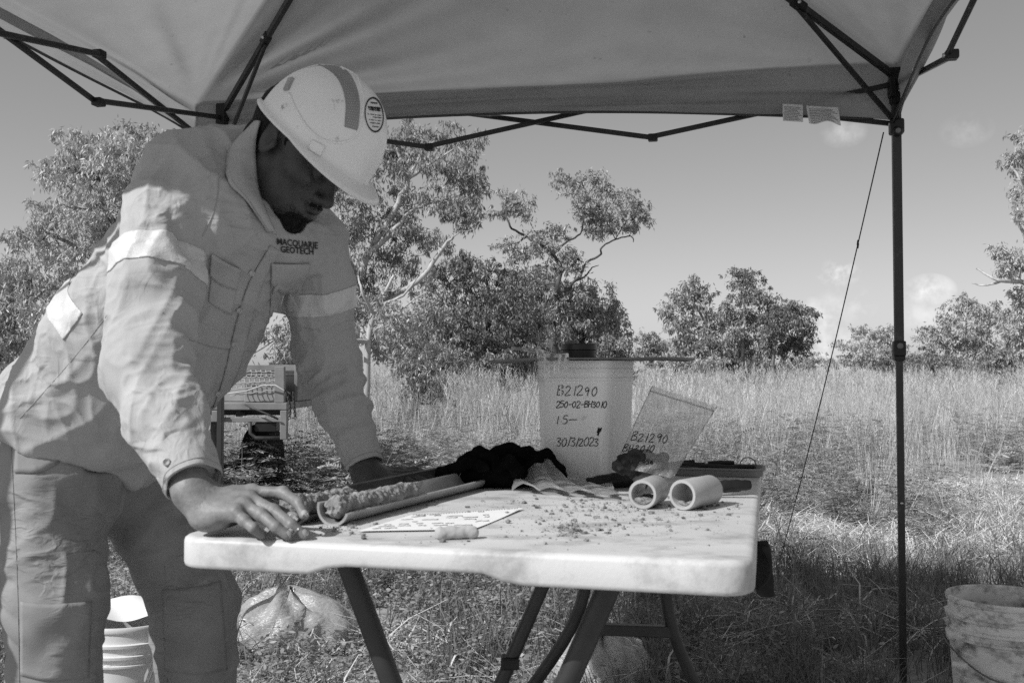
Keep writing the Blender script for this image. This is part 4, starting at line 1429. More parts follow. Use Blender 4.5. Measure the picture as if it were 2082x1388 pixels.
HEMP = at(165, 910, 2.0); HEMN = nrm(np.array([-.50, 0.10, -.86]))
def f_torso(P):
    t = econe(P, sp0 - sps * .03, sp1, .156, .144, tR, 1.22)
    t = smin(t, econe(P, sp1, sp2, .144, .132, tR, 1.36), .05)
    # shoulder yoke
    yk = cone(P, shR + np.array([.05, .04, .005]), shL - np.array([.03, .05, -.005]), .082, .078)
    t = smin(t, yk, .07)
    t = smin(t, cone(P, sp2 - tF * .05, NECK - tF * .02, .10, .065), .06)
    t = smin(t, cone(P, at(352, 350, 1.83), at(505, 306, 1.93), .056, .050), .05)
    return t
def f_slR(P): return chain(P, armR, rR, .03)
def f_slL(P): return chain(P, armL, rL, .03)
innerR = nrm(np.array([.8, -.45, .1])); 
def folds(P, dt, dR, dL):
    w_ = 0.006 * fbm(P * 6.5, 2, 31) + 0.0022 * fbm(P * 17, 2, 37)
    def ridged(dirv, fa, fc, seed, pw=3.0):
        u, v, d_ = frame_from(dirv)
        q_ = np.stack([P @ d_ * fa, P @ u * fc, P @ v * fc], 1) + .5 * np.stack([vnoise(P * 6, seed + 5), vnoise(P * 6, seed + 6), vnoise(P * 6, seed + 7)], 1)
        return (1 - np.abs(vnoise(q_, seed))) ** pw - .3
    mk1 = np.clip(.5 + 1.2 * vnoise(P * 3.3, 141), 0, 1); mk2 = np.clip(.5 + 1.3 * vnoise(P * 3.7, 151), 0, 1)
    gen = .0115 * mk1 * ridged(sps * .4 + tF * .9 + tR * .3, 3.0, 11, 131, 4) + .0095 * mk2 * ridged(sps * .9 - tF * .35, 2.6, 10, 137, 4) + .0050 * ridged(tF * .7 - sps * .5 + tR * .4, 5, 22, 139, 4) + .003 * ridged(sps * .3 + tR * .9, 8, 38, 149, 4)
    w_ = w_ + gen
    # torso: drag lines from the armpits and the belly, running across the spine
    q = (P - sp1)
    along = q @ sps; across = q @ tF; lat = q @ tR
    ph = along * 34 + across * 22 + lat * 16 + 2.2 * vnoise(P * 4.5, 41)
    wt = (np.sin(ph) ** 2) ** .8 * 0.009 * np.clip(0.35 + vnoise(P * 3.1, 43), 0, 1)
    ph2 = along * 15 - across * 48 + 2.5 * vnoise(P * 5, 47)
    wt2 = (1 - np.abs(np.sin(ph2))) ** 2 * 0.010 * np.clip(vnoise(P * 3.5, 51) + .1, 0, 1)
    on_t = np.clip((np.minimum(dR, dL) - dt) / .04 + .5, 0, 1)
    w_ = w_ + (wt + wt2) * on_t
    onR = np.clip((np.minimum(dt, dL) - dR) / .03 + .5, 0, 1)
    w_ = w_ + onR * (ringfolds(P, elR - upA * .07, cuR, 8.5, .013, 61, 0.0, .8, innerR) + ringfolds(P, shR, elR, 5, .007, 67, .35, 1.1, innerR))
    # sharp crease running down from the shoulder point
    a, b = at(338, 418, 1.68), at(402, 530, 1.70)
    dd = b - a; tt = np.clip(((P - a) @ dd) / (dd @ dd), 0, 1)
    cr = np.linalg.norm((P - a - tt[:, None] * dd)[:, [0, 2]], axis=1)
    w_ = w_ - onR * .010 * np.exp(-(cr / .008) ** 2) * np.sin(np.clip(tt, 0, 1) * math.pi) ** .5 * (P[:, 1] < 1.78) + onR * .006 * np.exp(-((cr - .02) / .014) ** 2) * (tt > 0.02) * (tt < .98)
    onL = np.clip((np.minimum(dt, dR) - dL) / .03 + .5, 0, 1)
    w_ = w_ + onL * (ringfolds(P, elL, cuL, 9, .011, 71, 0.0, .85) + ringfolds(P, shL, elL, 4, .008, 77, .3, 1.1))
    return w_
upL_ = nrm(cuL - elL); upR_ = nrm(cuR - elR)
def f_shirt(P):
    dt, dR, dL = f_torso(P), f_slR(P), f_slL(P)
    d = smin(smin(dt, dR, .020), dL, .022)
    hem = (P - HEMP) @ HEMN + .012 * np.sin((P @ tR) * 16) 
    d = smax(d, hem, .006)
    d = np.maximum(d, np.where(dR < dt, (P - cuR) @ upR_ - .004, -1))
    d = np.maximum(d, np.where(dL < dt, (P - cuL) @ upL_ - .004, -1))
    # neck opening
    nk = cone(P, NECK - (HC - NECK) * .1 , HC, .062, .085)
    d = smax(d, -nk, .012)
    return d
SV, SQ = surfnet(f_shirt, (-1.30, 1.38, .70), (-.16, 2.34, 1.46), 0.0038)
SV = relax(SV, SQ, 2, .5)
SN = vnormals(SV, SQ)
if np.mean(np.einsum('ij,ij->i', SN, SV - SV.mean(0))) < 0: SN = -SN
def edge_fade(V):
    # cloth keeps its shape at the cuffs
    return np.clip(np.minimum(np.abs((V - cuR) @ upR_) + 9 * (np.linalg.norm(V - cuR, axis=1) > .08), np.abs((V - cuL) @ upL_) + 9 * (np.linalg.norm(V - cuL, axis=1) > .08)) / .02, 0, 1)
_P = SV.astype(np.float32)
SV = SV + SN * (folds(_P, f_torso(_P), f_slR(_P), f_slL(_P)) * edge_fade(SV))[:, None]
SV = relax(SV, SQ, 1, .25)
shirt_bvh = bvh_of(SV, SQ)

# ---------------------------------------------------------------- trousers
hipR, hipL = at(112, 955, 1.94), at(255, 950, 2.13)
knR, knL = at(112, 1235, 1.90), at(398, 1222, 2.16)
anR = np.array([knR[0] - .02, knR[1] + .06, .07]); anL = np.array([knL[0] - .0, knL[1] + .03, .07])
pelv = at(120, 905, 2.02)
def f_trous(P):
    d = econe(P, sp0 + sps * .06, pelv - np.array([-.01, 0, .05]), .128, .130, tR, 1.22)
    d = smin(d, chain(P, [hipR, knR, anR], [.101, .084, .080], .03), .05)
    d = smin(d, chain(P, [hipL, knL, anL], [.097, .082, .081], .03), .04)
    return np.maximum(np.maximum(d, .075 - P[:, 2]), (P - (sp0 + sps * .05)) @ sps)
def trous_folds(P):
    w_ = .006 * fbm(P * 7, 2, 81) + .002 * fbm(P * 20, 2, 83)
    def ridged(dirv, fa, fc, seed, pw=4.0):
        u, v, d_ = frame_from(dirv)
        q_ = np.stack([P @ d_ * fa, P @ u * fc, P @ v * fc], 1) + .5 * np.stack([vnoise(P * 6, seed + 5), vnoise(P * 6, seed + 6), vnoise(P * 6, seed + 7)], 1)
        return (1 - np.abs(vnoise(q_, seed))) ** pw - .3
    w_ = w_ + .010 * np.clip(.5 + 1.2 * vnoise(P * 3.2, 161), 0, 1) * ridged(np.array([.9, .2, -.25]), 3, 12, 163) + .006 * ridged(np.array([.8, -.3, .4]), 5, 22, 167) + .005 * ridged(np.array([.15, 0, 1.0]), 2, 11, 169)
    for kn, hp_, an, s in ((knR, hipR, anR, 85), (knL, hipL, anL, 91)):
        near = np.clip(1 - np.abs(P[:, 2] - kn[2]) / .24, 0, 1) * (np.linalg.norm((P - kn)[:, :2], axis=1) < .16)
        ph = P[:, 2] * 62 + P[:, 0] * 18 + 2.2 * vnoise(P * 6, s)
        w_ = w_ + near * .011 * (np.abs(np.sin(ph)) ** .7 - .55) * np.clip(.4 + vnoise(P * 4, s + 2), 0, 1)
    # drag lines at the crotch and hip
    c = (hipR + hipL) / 2
    q = P - c
    w_ = w_ + .008 * np.abs(np.sin(q[:, 2] * 40 - q[:, 0] * 34 + 2 * vnoise(P * 5, 97))) * np.exp(-np.linalg.norm(q, axis=1) / .12)
    return w_
TV_, TQ_ = surfnet(f_trous, (-1.16, 1.72, .05), (-.45, 2.34, 1.06), 0.0048)
TV_ = relax(TV_, TQ_, 2, .5)
TN_ = vnormals(TV_, TQ_)
if np.mean(np.einsum('ij,ij->i', TN_, TV_ - TV_.mean(0))) < 0: TN_ = -TN_
TV_ = TV_ + TN_ * trous_folds(TV_.astype(np.float32))[:, None]
TV_ = relax(TV_, TQ_, 1, .25)
trous_bvh = bvh_of(TV_, TQ_)

# ---------------------------------------------------------------- body
def headP(P):
    q = P - HC.astype(np.float32)
    return np.stack([q @ hF.astype(np.float32), q @ hL.astype(np.float32), q @ hU.astype(np.float32)], 1)
I3 = np.eye(3)
def f_head(P):
    q = headP(P)
    s = q.copy(); s[:, 1] = np.abs(s[:, 1])
    d = ell(q, (-.012, 0, .035), I3, (.098, .077, .09))
    d = smin(d, ell(q, (.043, 0, -.03), I3, (.058, .062, .088)), .03)
    d = smin(d, ell(q, (.046, 0, -.082), I3, (.05, .053, .040)), .025)
    d = smin(d, ell(s, (.012, .05, -.065), I3, (.034, .014, .034)), .025)
    d = smin(d, ell(q, (.083, 0, -.110), I3, (.023, .027, .02)), .018)
    d = smin(d, ell(q, (.080, 0, .024), I3, (.019, .052, .014)), .014)
    d = smin(d, ell(s, (.062, .047, -.014), I3, (.03, .02, .022)), .016)
    d = smax(d, -ell(s, (.098, .033, .004), I3, (.016, .019, .011)), .012)
    d = smin(d, ell(s, (.080, .032, .003), I3, (.0135, .0135, .0135)), .003)
    d = smin(d, cone(q, (.092, 0, .014), (.116, 0, -.028), .009, .011), .010)
    d = smin(d, ell(q, (.117, 0, -.034), I3, (.0135, .0155, .012)), .007)
    d = smin(d, ell(s, (.104, .0165, -.038), I3, (.012, .0085, .009)), .005)
    d = smax(d, -ell(s, (.112, .0085, -.0465), I3, (.006, .0045, .005)), .003)
    d = smin(d, ell(q, (.094, 0, -.068), I3, (.016, .034, .024)), .012)
    d = smin(d, ell(q, (.1035, 0, -.0625), I3, (.0105, .0245, .0062)), .004)
    d = smin(d, ell(q, (.1010, 0, -.0770), I3, (.0110, .0215, .0078)), .004)
    d = smax(d, -ell(q, (.112, 0, -.0692), I3, (.016, .026, .0016)), .002)
    # ear: shell with a hollow concha, rim and lobe
    e = ell(s, (-.010, .079, -.002), np.array([nrm([.95, .25, .1]), nrm([-.25, .97, 0]), [0, 0, 1.0]]), (.0195, .0070, .031))
    e = smax(e, -ell(s, (-.003, .0905, .000), I3, (.0115, .009, .018)), .004)
    e = smax(e, -ell(s, (-.010, .0905, .018), I3, (.010, .006, .010)), .004)
    e = smin(e, ell(s, (.006, .080, -.004), I3, (.006, .006, .009)), .004)
    d = smin(d, e, .006)
    nk = chain(P, [HC - hF * .018 - hU * .03, HC - hF * .03 - hU * .085, NECK - tF * .01, NECK - sps * .06], [.058, .059, .066, .075], .02)
    d = smin(d, nk, .022)
    # sterno-mastoid cord
    d = smin(d, cone(P, HC - hF * .01 - hL * .055 - hU * .06, NECK + tF * .04 - sps * .01 - tR * -.01, .014, .014), .02)
    return d

def tips(pxs, zt): return [onz(x, y, z) for (x, y), z in zip(pxs, zt)]
# right hand: flat on the table corner, index hooked over a marker
hR_mcp = {'i': at(512, 1001, 1.535), 'm': at(507, 1014, 1.512), 'r': at(496, 1029, 1.492), 'p': at(480, 1043, 1.474)}
fR = {
 'i': ([hR_mcp['i'], at(575, 1001, 1.525), at(606, 1022, 1.500), at(618, 1048, 1.482)], [.0115, .0098, .0088, .0076]),
 'm': ([hR_mcp['m'], at(556, 1038, 1.490), at(592, 1066, 1.465), onz(617, 1086, TZ + .0085)], [.0118, .0100, .0090, .0078]),
 'r': ([hR_mcp['r'], at(531, 1046, 1.474), at(560, 1070, 1.455), onz(585, 1088, TZ + .0085)], [.0115, .0098, .0088, .0076]),
 'p': ([hR_mcp['p'], at(497, 1058, 1.462), at(515, 1073, 1.452), onz(531, 1087, TZ + .0080)], [.0105, .0088, .0078, .0068]),
}
thR = [at(425, 1040, 1.54), at(500, 1040, 1.555), at(556, 1046, 1.54), at(590, 1056, 1.515)]
def f_handR(P):
    d = None
    for k in 'imrp':
        pts, r = fR[k]
        r = [x * .93 for x in r]
        c = chain(P, pts, r, .004)
        # knuckle swell
        c = smin(c, np.linalg.norm(P - pts[1].astype(np.float32), axis=1) - r[1] * 1.09, .004)
        d = c if d is None else smin(d, c, .0035)
    base = {'i': at(415, 1010, 1.535), 'm': at(412, 1018, 1.522), 'r': at(412, 1030, 1.510), 'p': at(414, 1045, 1.502)}
    pm = None
    for k, r0 in zip('imrp', (.019, .019, .018, .017)):
        c = cone(P, base[k], hR_mcp[k], r0, .0125)
        pm = c if pm is None else smin(pm, c, .012)
    # heel and thenar pads pressed on the table
    pm = smin(pm, ell(P, at(430, 1058, 1.505), I3, (.030, .024, .017)), .015)
    pm = smin(pm, ell(P, at(448, 1050, 1.545), I3, (.034, .02, .018)), .015)
    d = smin(d, pm, .007)
    d = smin(d, chain(P, thR, [.017, .0135, .0115, .0095], .006), .008)
    # knuckle heads and tendons
    for k in 'imrp':
        d = smin(d, np.linalg.norm(P - (hR_mcp[k] + np.array([0, 0, .0035])).astype(np.float32), axis=1) - .0092, .006)
    fa = chain(P, [elR, elR * .35 + cuR * .65, wrR], [.046, .036, .0285], .02)
    d = smin(d, fa, .020)
    d = smin(d, cone(P, wrR, at(412, 1030, 1.515), .0275, .022), .015)
    d = smin(d, ell(P, at(372, 995, 1.512), I3, (.012, .012, .012)), .012)   # wrist bone
    d = d + .0007 * np.abs(vnoise(P * 260, 5))
    return np.maximum(d, TZ + .0012 - P[:, 2]) 
# left hand: flat on the far edge, in shade
hLk = [at(812, 962, 2.10), at(806, 968, 2.075), at(800, 975, 2.05), at(795, 981, 2.03)]
tipL = [onz(884, 976, TZ + .009), onz(892, 985, TZ + .009), onz(884, 993, TZ + .0085), onz(862, 1000, TZ + .008)]
fL = [([k, k + (t - k) * .42 + np.array([0, 0, .012]), k + (t - k) * .74 + np.array([0, 0, .008]), t], [.0118, .0100, .0090, .0078]) for k, t in zip(hLk, tipL)]
thL = [at(765, 985, 2.05), at(790, 1000, 2.0), at(815, 1005, 1.985), onz(838, 1004, TZ + .009)]
def f_handL(P):
    d = None
    for pts, r in fL:
        c = chain(P, pts, r, .004); d = c if d is None else smin(d, c, .0035)
    pm = None
    for k, b in zip(hLk, (at(752, 962, 2.09), at(752, 968, 2.075), at(752, 975, 2.06), at(754, 982, 2.05))):
        c = cone(P, b, k, .0185, .0128); pm = c if pm is None else smin(pm, c, .012)
    d = smin(d, pm, .007)
    d = smin(d, chain(P, thL, [.018, .014, .012, .0095], .006), .010)
    fa = chain(P, [elL, elL * .4 + cuL * .6, wrL], [.044, .036, .029], .02)
    d = smin(d, fa, .02)
    d = smin(d, cone(P, wrL, at(770, 972, 2.065), .0275, .021), .015)
    return np.maximum(d, TZ + .0012 - P[:, 2])
def f_hidden(P):
    """the rest of the figure under the clothes"""
    d = econe(P, sp0, sp1, .105, .115, tR, 1.3)
    d = smin(d, econe(P, sp1, sp2, .115, .095, tR, 1.45), .05)
    d = smin(d, cone(P, shR + np.array([.05, .04, 0]), shL - np.array([.03, .05, 0]), .055, .055), .05)
    d = smin(d, chain(P, [NECK - sps * .12, NECK], [.07, .06], .03), .04)
    d = smin(d, chain(P, [shR, elR, elR * .4 + cuR * .6], [.052, .045, .036], .02), .03)
    d = smin(d, chain(P, [shL, elL, elL * .4 + cuL * .6], [.050, .043, .034], .02), .03)
    d = smin(d, econe(P, sp0, pelv - np.array([-.01, 0, .04]), .10, .10, tR, 1.2), .04)
    d = smin(d, chain(P, [hipR, knR, anR], [.078, .058, .042], .03), .03)
    d = smin(d, chain(P, [hipL, knL, anL], [.076, .058, .042], .03), .03)
    return d
pieces = []
V, Q = surfnet(f_head, HC - np.array([.21, .17, .23]), HC + np.array([.17, .16, .16]), 0.0026, slack=1.8)
pieces.append((relax(V, Q, 1, .3), Q, 0))
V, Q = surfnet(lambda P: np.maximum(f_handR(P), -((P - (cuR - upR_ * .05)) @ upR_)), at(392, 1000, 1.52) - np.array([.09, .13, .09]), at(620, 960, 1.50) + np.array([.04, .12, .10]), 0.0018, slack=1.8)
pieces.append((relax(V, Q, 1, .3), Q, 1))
V, Q = surfnet(lambda P: np.maximum(f_handL(P), -((P - (cuL - upL_ * .05)) @ upL_)), wrL - np.array([.10, .14, .07]), wrL + np.array([.26, .12, .16]), 0.0026, slack=1.8)
pieces.append((relax(V, Q, 1, .3), Q, 0))
V, Q = surfnet(f_hidden, (-1.2, 1.55, .04), (-.25, 2.35, 1.42), 0.012)
pieces.append((V, Q, 0))
off = 0; VV, QQ, MI = [], [], []
for V, Q, mi in pieces:
    VV.append(V); QQ.append(Q + off); MI.append(np.full(len(Q), mi)); off += len(V)
# fingernails
nail_parts = []
handR_bvh = bvh_of(pieces[1][0], pieces[1][1])
for k in 'imrp':
    pts, r = fR[k]
    d = nrm(pts[3] - pts[2]); upv = nrm(np.array([0.0, -.35, 1.0]) - d * np.dot([0, -.35, 1.0], d))
    if k == 'i': upv = nrm(np.array([.6, -.6, .5]) - d * np.dot([.6, -.6, .5], d))
    sdv = np.cross(d, upv)
    c = pts[3] + d * r[3] * .25
    gridn = []
    for j in range(7):
        for i in range(7):
            u, v = i / 3 - 1, j / 3 - 1
            s_ = r[3] * .70 * u * (1 - .18 * v * v); l_ = .0062 * v
            p = c + sdv * s_ + d * l_ + upv * .02
            gridn.append(project(handR_bvh, p, -upv, .0007))
    q = [(j * 7 + i, j * 7 + i + 1, (j + 1) * 7 + i + 1, (j + 1) * 7 + i) for j in range(6) for i in range(6)]
    nail_parts.append((np.array(gridn), q))
nv_, nq_ = merge_vf(nail_parts)
VV.append(nv_); QQ.append(np.array(nq_) + off); MI.append(np.full(len(nq_), 2))
BV, BQ = np.concatenate(VV), np.concatenate(QQ)
PB = np.array([pelv[0], pelv[1], 0.0])
person = top('person', BV, BQ, M_skin, PB, True, label='worker in hard hat, long-sleeved shirt and work trousers leaning with both hands on the table', cat='person')
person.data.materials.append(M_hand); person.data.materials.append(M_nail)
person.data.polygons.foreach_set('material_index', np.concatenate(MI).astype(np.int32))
head_bvh = bvh_of(pieces[0][0], pieces[0][1])

shirt = mk('shirt', SV, SQ, M_shirt, person, label='light long-sleeved work shirt with pale reflective bands')
trousers = mk('trousers', TV_, TQ_, M_trous, person, label='mid grey heavy work trousers')

# ---------------------------------------------------------------- details laid on the clothes
CAMP = np.array([0, 0, CAMZ])
def cast(bvh, px, py, off_=0.0):
    r_ = nrm(ray(px, py))
    h = bvh.ray_cast(Vector(CAMP), Vector(r_))
    if h[0] is None:            # just past the silhouette: take the closest surface point
        best = None
        for t_ in np.linspace(1.4, 2.4, 21):
            q = bvh.find_nearest(Vector(CAMP + r_ * t_))
            if best is None or q[3] < best[3]: best = q
        return np.array(best[0]) + nrm(CAMP - np.array(best[0])) * off_
    n_ = np.array(h[1])
    if n_ @ r_ > 0: n_ = -n_
    return np.array(h[0]) + n_ * off_
def resample(curve, n):
    P = smooth_line(curve, 8)
    s = np.concatenate([[0], np.cumsum(np.linalg.norm(np.diff(P, axis=0), axis=1))])
    t = np.linspace(0, s[-1], n)
    return np.column_stack([np.interp(t, s, P[:, 0]), np.interp(t, s, P[:, 1])])
def patch(name, bvh, c0, c1, nu, nv, off_, m, parent, thick=0.002, edge_in=True):
    """cloth piece stretched between two outline curves and laid on the surface below"""
    A, B = resample(c0, nu), resample(c1, nu)
    V = []
    for j in range(nv):
        t = j / (nv - 1)
        for i in range(nu):
            x, y = A[i] * (1 - t) + B[i] * t
            V.append(cast(bvh, x, y, off_))
    V = np.array(V).reshape(nv, nu, 3)
    if nv > 2 and nu > 2:
        for _ in range(2):
            W = V.copy(); W[1:-1, 1:-1] = (V[:-2, 1:-1] + V[2:, 1:-1] + V[1:-1, :-2] + V[1:-1, 2:]) / 4; V = V * .5 + W * .5
    V = V.reshape(-1, 3)
    Fc = [(j * nu + i, j * nu + i + 1, (j + 1) * nu + i + 1, (j + 1) * nu + i) for j in range(nv - 1) for i in range(nu - 1)]
    # face the camera
    f = Fc[len(Fc) // 2]
    nn2 = np.cross(V[f[1]] - V[f[0]], V[f[2]] - V[f[0]])
    if nn2 @ (CAMP - V[f[0]]) < 0: Fc = [tuple(reversed(q)) for q in Fc]
    o = mk(name, V, Fc, m, parent)
    if thick: solidify(o, thick, -1)
    return o
def seam(name, bvh, curve, r, m, parent, n=40, off_=0.0003):
    P = resample(curve, n)
    V, Fc = tube_vf([cast(bvh, x, y, off_) for x, y in P], r, 6)
    return mk(name, V, Fc, m, parent)

placket = patch('placket', shirt_bvh, [(548, 500), (505, 575), (478, 660), (455, 760), (432, 830)], [(566, 512), (532, 580), (508, 660), (486, 745), (462, 800)], 40, 6, .0032, M_shirt, shirt)
for bx, by in ((508, 553), (484, 627), (472, 701), (440, 800)):
    p = cast(shirt_bvh, bx, by, .0055); d = nrm(CAMP - p)
    u, v, w_ = frame_from(d)
    V, Fc = lathe_vf([(0, .0008), (.0032, .0008), (.0042, .002), (.0052, .0016), (.0055, -.001)], p, (u, v, d), 16)
    mk('button', V, Fc, M_button, shirt)
pk = patch('chest_pocket', shirt_bvh, [(432, 524), (456, 538), (486, 556)], [(424, 612), (446, 628), (470, 640)], 14, 14, .0025, M_shirt, shirt)
patch('pocket_flap', shirt_bvh, [(430, 514), (456, 528), (488, 544)], [(424, 556), (446, 576), (478, 588)], 14, 8, .0062, M_shirt, pk)
pk2 = patch('chest_pocket', shirt_bvh, [(552, 538), (588, 540), (622, 540)], [(548, 640), (575, 645), (600, 640)], 14, 12, .0025, M_shirt, shirt)
patch('pocket_flap', shirt_bvh, [(549, 532), (588, 534), (628, 535)], [(550, 576), (580, 598), (612, 592)], 14, 8, .0062, M_shirt, pk2)
seam('seam', shirt_bvh, [(218, 640), (160, 715), (95, 790), (40, 850)], .0004, M_shirt, shirt)
seam('seam', shirt_bvh, [(385, 690), (430, 705), (480, 712), (525, 715)], .0007, M_stitch, shirt, off_=.0006)
seam('seam', shirt_bvh, [(430, 300), (444, 360), (438, 420), (412, 480)], .0009, M_stitch, shirt)

def band_from(bvh_mesh, planes, pred, off_, m, name, parent):
    """strip cut cleanly out of a garment surface between planes and lifted off it"""
    V, Q = bvh_mesh
    keep = pred(V)
    fm = keep[Q].all(1)
    used = np.unique(Q[fm]); rem = np.full(len(V), -1); rem[used] = np.arange(len(used))
    nrmv = vnormals(V, Q)
    bm = bmesh.new()
    vs = [bm.verts.new(V[i] + nrmv[i] * off_) for i in used]
    for q in Q[fm]:
        try: bm.faces.new([vs[rem[i]] for i in q])
        except ValueError: pass
    for co, no in planes:
        bmesh.ops.bisect_plane(bm, geom=bm.verts[:] + bm.edges[:] + bm.faces[:], plane_co=Vector(co), plane_no=Vector(no), clear_outer=True)
    bm.verts.index_update()
    V2 = np.array([v.co[:] for v in bm.verts]); F2 = [tuple(v.index for v in f.verts) for f in bm.faces]
    bm.free()
    o = mk(name, V2, F2, m, parent)
    solidify(o, .0022, -1)
    return o
P32 = SV.astype(np.float32)
dT_, dR_, dL_ = f_torso(P32), f_slR(P32), f_slL(P32)
a_ = nrm(elR - shR)
b0, b1 = at(303, 500, 1.72), at(300, 562, 1.70)
isR = (dR_ < dT_ + .004) & (dR_ < dL_)
band_from((SV, SQ), [(b0, -a_), (b1, a_)], lambda V: isR & (((V - b0) @ a_) > -.03) & (((V - b1) @ a_) < .03), .0022, M_reflect, 'reflective_band', shirt)
a2_ = nrm(elL - shL); c0_, c1_ = at(650, 578, 2.12), at(650, 624, 2.13)
isL = (dL_ < dT_ + .01) & (dL_ < dR_)
band_from((SV, SQ), [(c0_, -a2_), (c1_, a2_)], lambda V: isL & (((V - c0_) @ a2_) > -.03) & (((V - c1_) @ a2_) < .03), .0022, M_reflect, 'reflective_band', shirt)
d0_, d1_ = at(160, 530, 2.0), at(125, 582, 2.0)
isT = (dT_ < dR_ - .0) & (dT_ < dL_) & (((SV - sp1) @ tF) < .06)
nb_ = nrm(sps * np.array([1, .6, 1]) + np.array([.25, 0, .10]))
band_from((SV, SQ), [(d0_, nb_), (d1_, -nb_), (sp1 + tF * .03, tF)], lambda V: isT & (((V - d0_) @ nb_) < .03) & (((V - d1_) @ nb_) > -.03), .0022, M_reflect, 'reflective_band', shirt)

# cuffs: open bands at the wrists
def cuff(c, d, r0, r1, ln, label=None):
    u, v, _ = frame_from(d)
    n = 48
    prof = [(r0, -ln), (r0 * 1.02, -ln * .6), (r1 * 1.01, -ln * .1), (r1, .006), (r1 - .002, .0075), (r1 - .0035, .005), (r0 - .006, -ln * .8)]
    V, Fc = lathe_vf(prof, c, (u, v, nrm(d)), n)
    q = V - c; ax = q @ nrm(d); ang_ = np.arctan2(q @ v, q @ u)
    V = V + (q - ax[:, None] * nrm(d)) * (0.05 * np.sin(3 * ang_ + 1) + .03 * np.sin(5 * ang_))[:, None]
    o = mk('cuff', V, Fc, M_shirt, shirt); sharp(o, 50)
    V2, F2 = lathe_vf([(r1 * 1.0 + .0006, .0005), (r1 + .0016, .0012), (r1 + .0006, .0019)], c - nrm(d) * .004, (u, v, nrm(d)), n)
    q = V2 - c; ax = q @ nrm(d); ang_ = np.arctan2(q @ v, q @ u)
    V2 = V2 + (q - ax[:, None] * nrm(d)) * (0.05 * np.sin(3 * ang_ + 1) + .03 * np.sin(5 * ang_))[:, None]
    mk('stitch_line', V2, F2, M_stitch, o)
    return o
cfR = cuff(cuR + upR_ * .006, upR_, .0465, .0435, .062)
cfL = cuff(cuL + upL_ * .006, upL_, .0415, .0385, .060)
p = cast(shirt_bvh, 344, 940, .008); d = nrm(CAMP - p); u, v, w_ = frame_from(d)
V, Fc = lathe_vf([(0, .0008), (.0032, .0008), (.0044, .002), (.0056, .0016), (.0058, -.004)], p, (u, v, d), 16)
mk('button', V, Fc, M_button, cfR)

# collar: folded flap standing round the neck
body_bvh = head_bvh
def collar_pt(a, t):
    """a: angle round the neck from centre back (0) towards the worker's right (positive), t: 0 at the fold by the neck, 1 at the outer edge"""
    ax = nrm(HC - hF * .03 - hU * .05 - NECK)
    f0 = nrm(tF - ax * (tF @ ax)); r0 = np.cross(f0, ax)
    if r0 @ tR < 0: r0 = -r0
    back = -f0
    dirv = back * math.cos(a) + r0 * math.sin(a)
    fr = (1 - math.cos(a)) / 2
    top_ = NECK + ax * (.055 - .075 * fr ** 1.3) + dirv * (.077 + .010 * fr)
    outw = .040 + .012 * fr; drop = .045 + .018 * fr
    lo_ = NECK + ax * (.012 - .085 * fr ** 1.2 - .02 * fr ** 6) + dirv * (.077 + outw)
    p_ = top_ + (lo_ - top_) * t + (dirv * .4 + ax) * .014 * math.sin(math.pi * min(t * 1.15, 1)) * (1 - t)
    return p_
def collar(side):
    nu, nv = 34, 10
    V = []
    for j in range(nv):
        for i in range(nu):
            a = side * (i / (nu - 1)) * 2.62
            p_ = collar_pt(a, j / (nv - 1))
            h = shirt_bvh.find_nearest(Vector(p_))
            if h[0] is not None:
                nn2 = np.array(h[1]); dd = (p_ - np.array(h[0])) @ nn2
                if dd < .007: p_ = p_ + nn2 * (.007 - dd)
            V.append(p_)
    Fc = [(j * nu + i, j * nu + i + 1, (j + 1) * nu + i + 1, (j + 1) * nu + i) for j in range(nv - 1) for i in range(nu - 1)]
    o = mk('collar', V, Fc, M_shirt, shirt); solidify(o, .0035, 0)
collar(-1)
def collar_wing():
    inn = resample([(529, 246), (519, 300), (524, 380), (545, 440), (562, 478)], 30)
    outr = resample([(506, 262), (468, 300), (461, 366), (498, 404), (546, 474)], 30)
    nv = 9; V = []
    for j in range(nv):
        t = j / (nv - 1)
        for i in range(30):
            hi_ = head_bvh.ray_cast(Vector(CAMP), Vector(ray(*inn[i])))
            sh_ = shirt_bvh.ray_cast(Vector(CAMP), Vector(ray(*inn[i])))
            a = np.array(hi_[0]) if hi_[0] is not None else (np.array(sh_[0]) if sh_[0] is not None else at(*inn[i], 1.87))
            if sh_[0] is not None and hi_[0] is not None and (sh_[0] - Vector(CAMP)).length < (hi_[0] - Vector(CAMP)).length: a = np.array(sh_[0])
            a = a + nrm(CAMP - a) * .014
            so_ = shirt_bvh.ray_cast(Vector(CAMP), Vector(ray(*outr[i])))
            b = np.array(so_[0]) if so_[0] is not None else at(*outr[i], 1.85)
            b = b + nrm(CAMP - b) * .008
            V.append(a + (b - a) * t + (nrm(CAMP - b) * .6 + np.array([0, 0, .5])) * .012 * math.sin(math.pi * t))
    V = np.array(V).reshape(nv, 30, 3)
    for _ in range(3): V[:, 1:-1] = V[:, 1:-1] * .5 + (V[:, :-2] + V[:, 2:]) * .25
    V = V.reshape(-1, 3)
    Fc = [(j * 30 + i, j * 30 + i + 1, (j + 1) * 30 + i + 1, (j + 1) * 30 + i) for j in range(nv - 1) for i in range(29)]
    o = mk('collar', V, Fc, M_shirt, shirt); solidify(o, .0035, 0)
    V2, F2 = tube_vf(V.reshape(nv, 30, 3)[7] + nrm(CAMP - V[0]) * .002, .0009, 5); mk('stitch_line', V2, F2, M_stitch, o)
collar_wing()

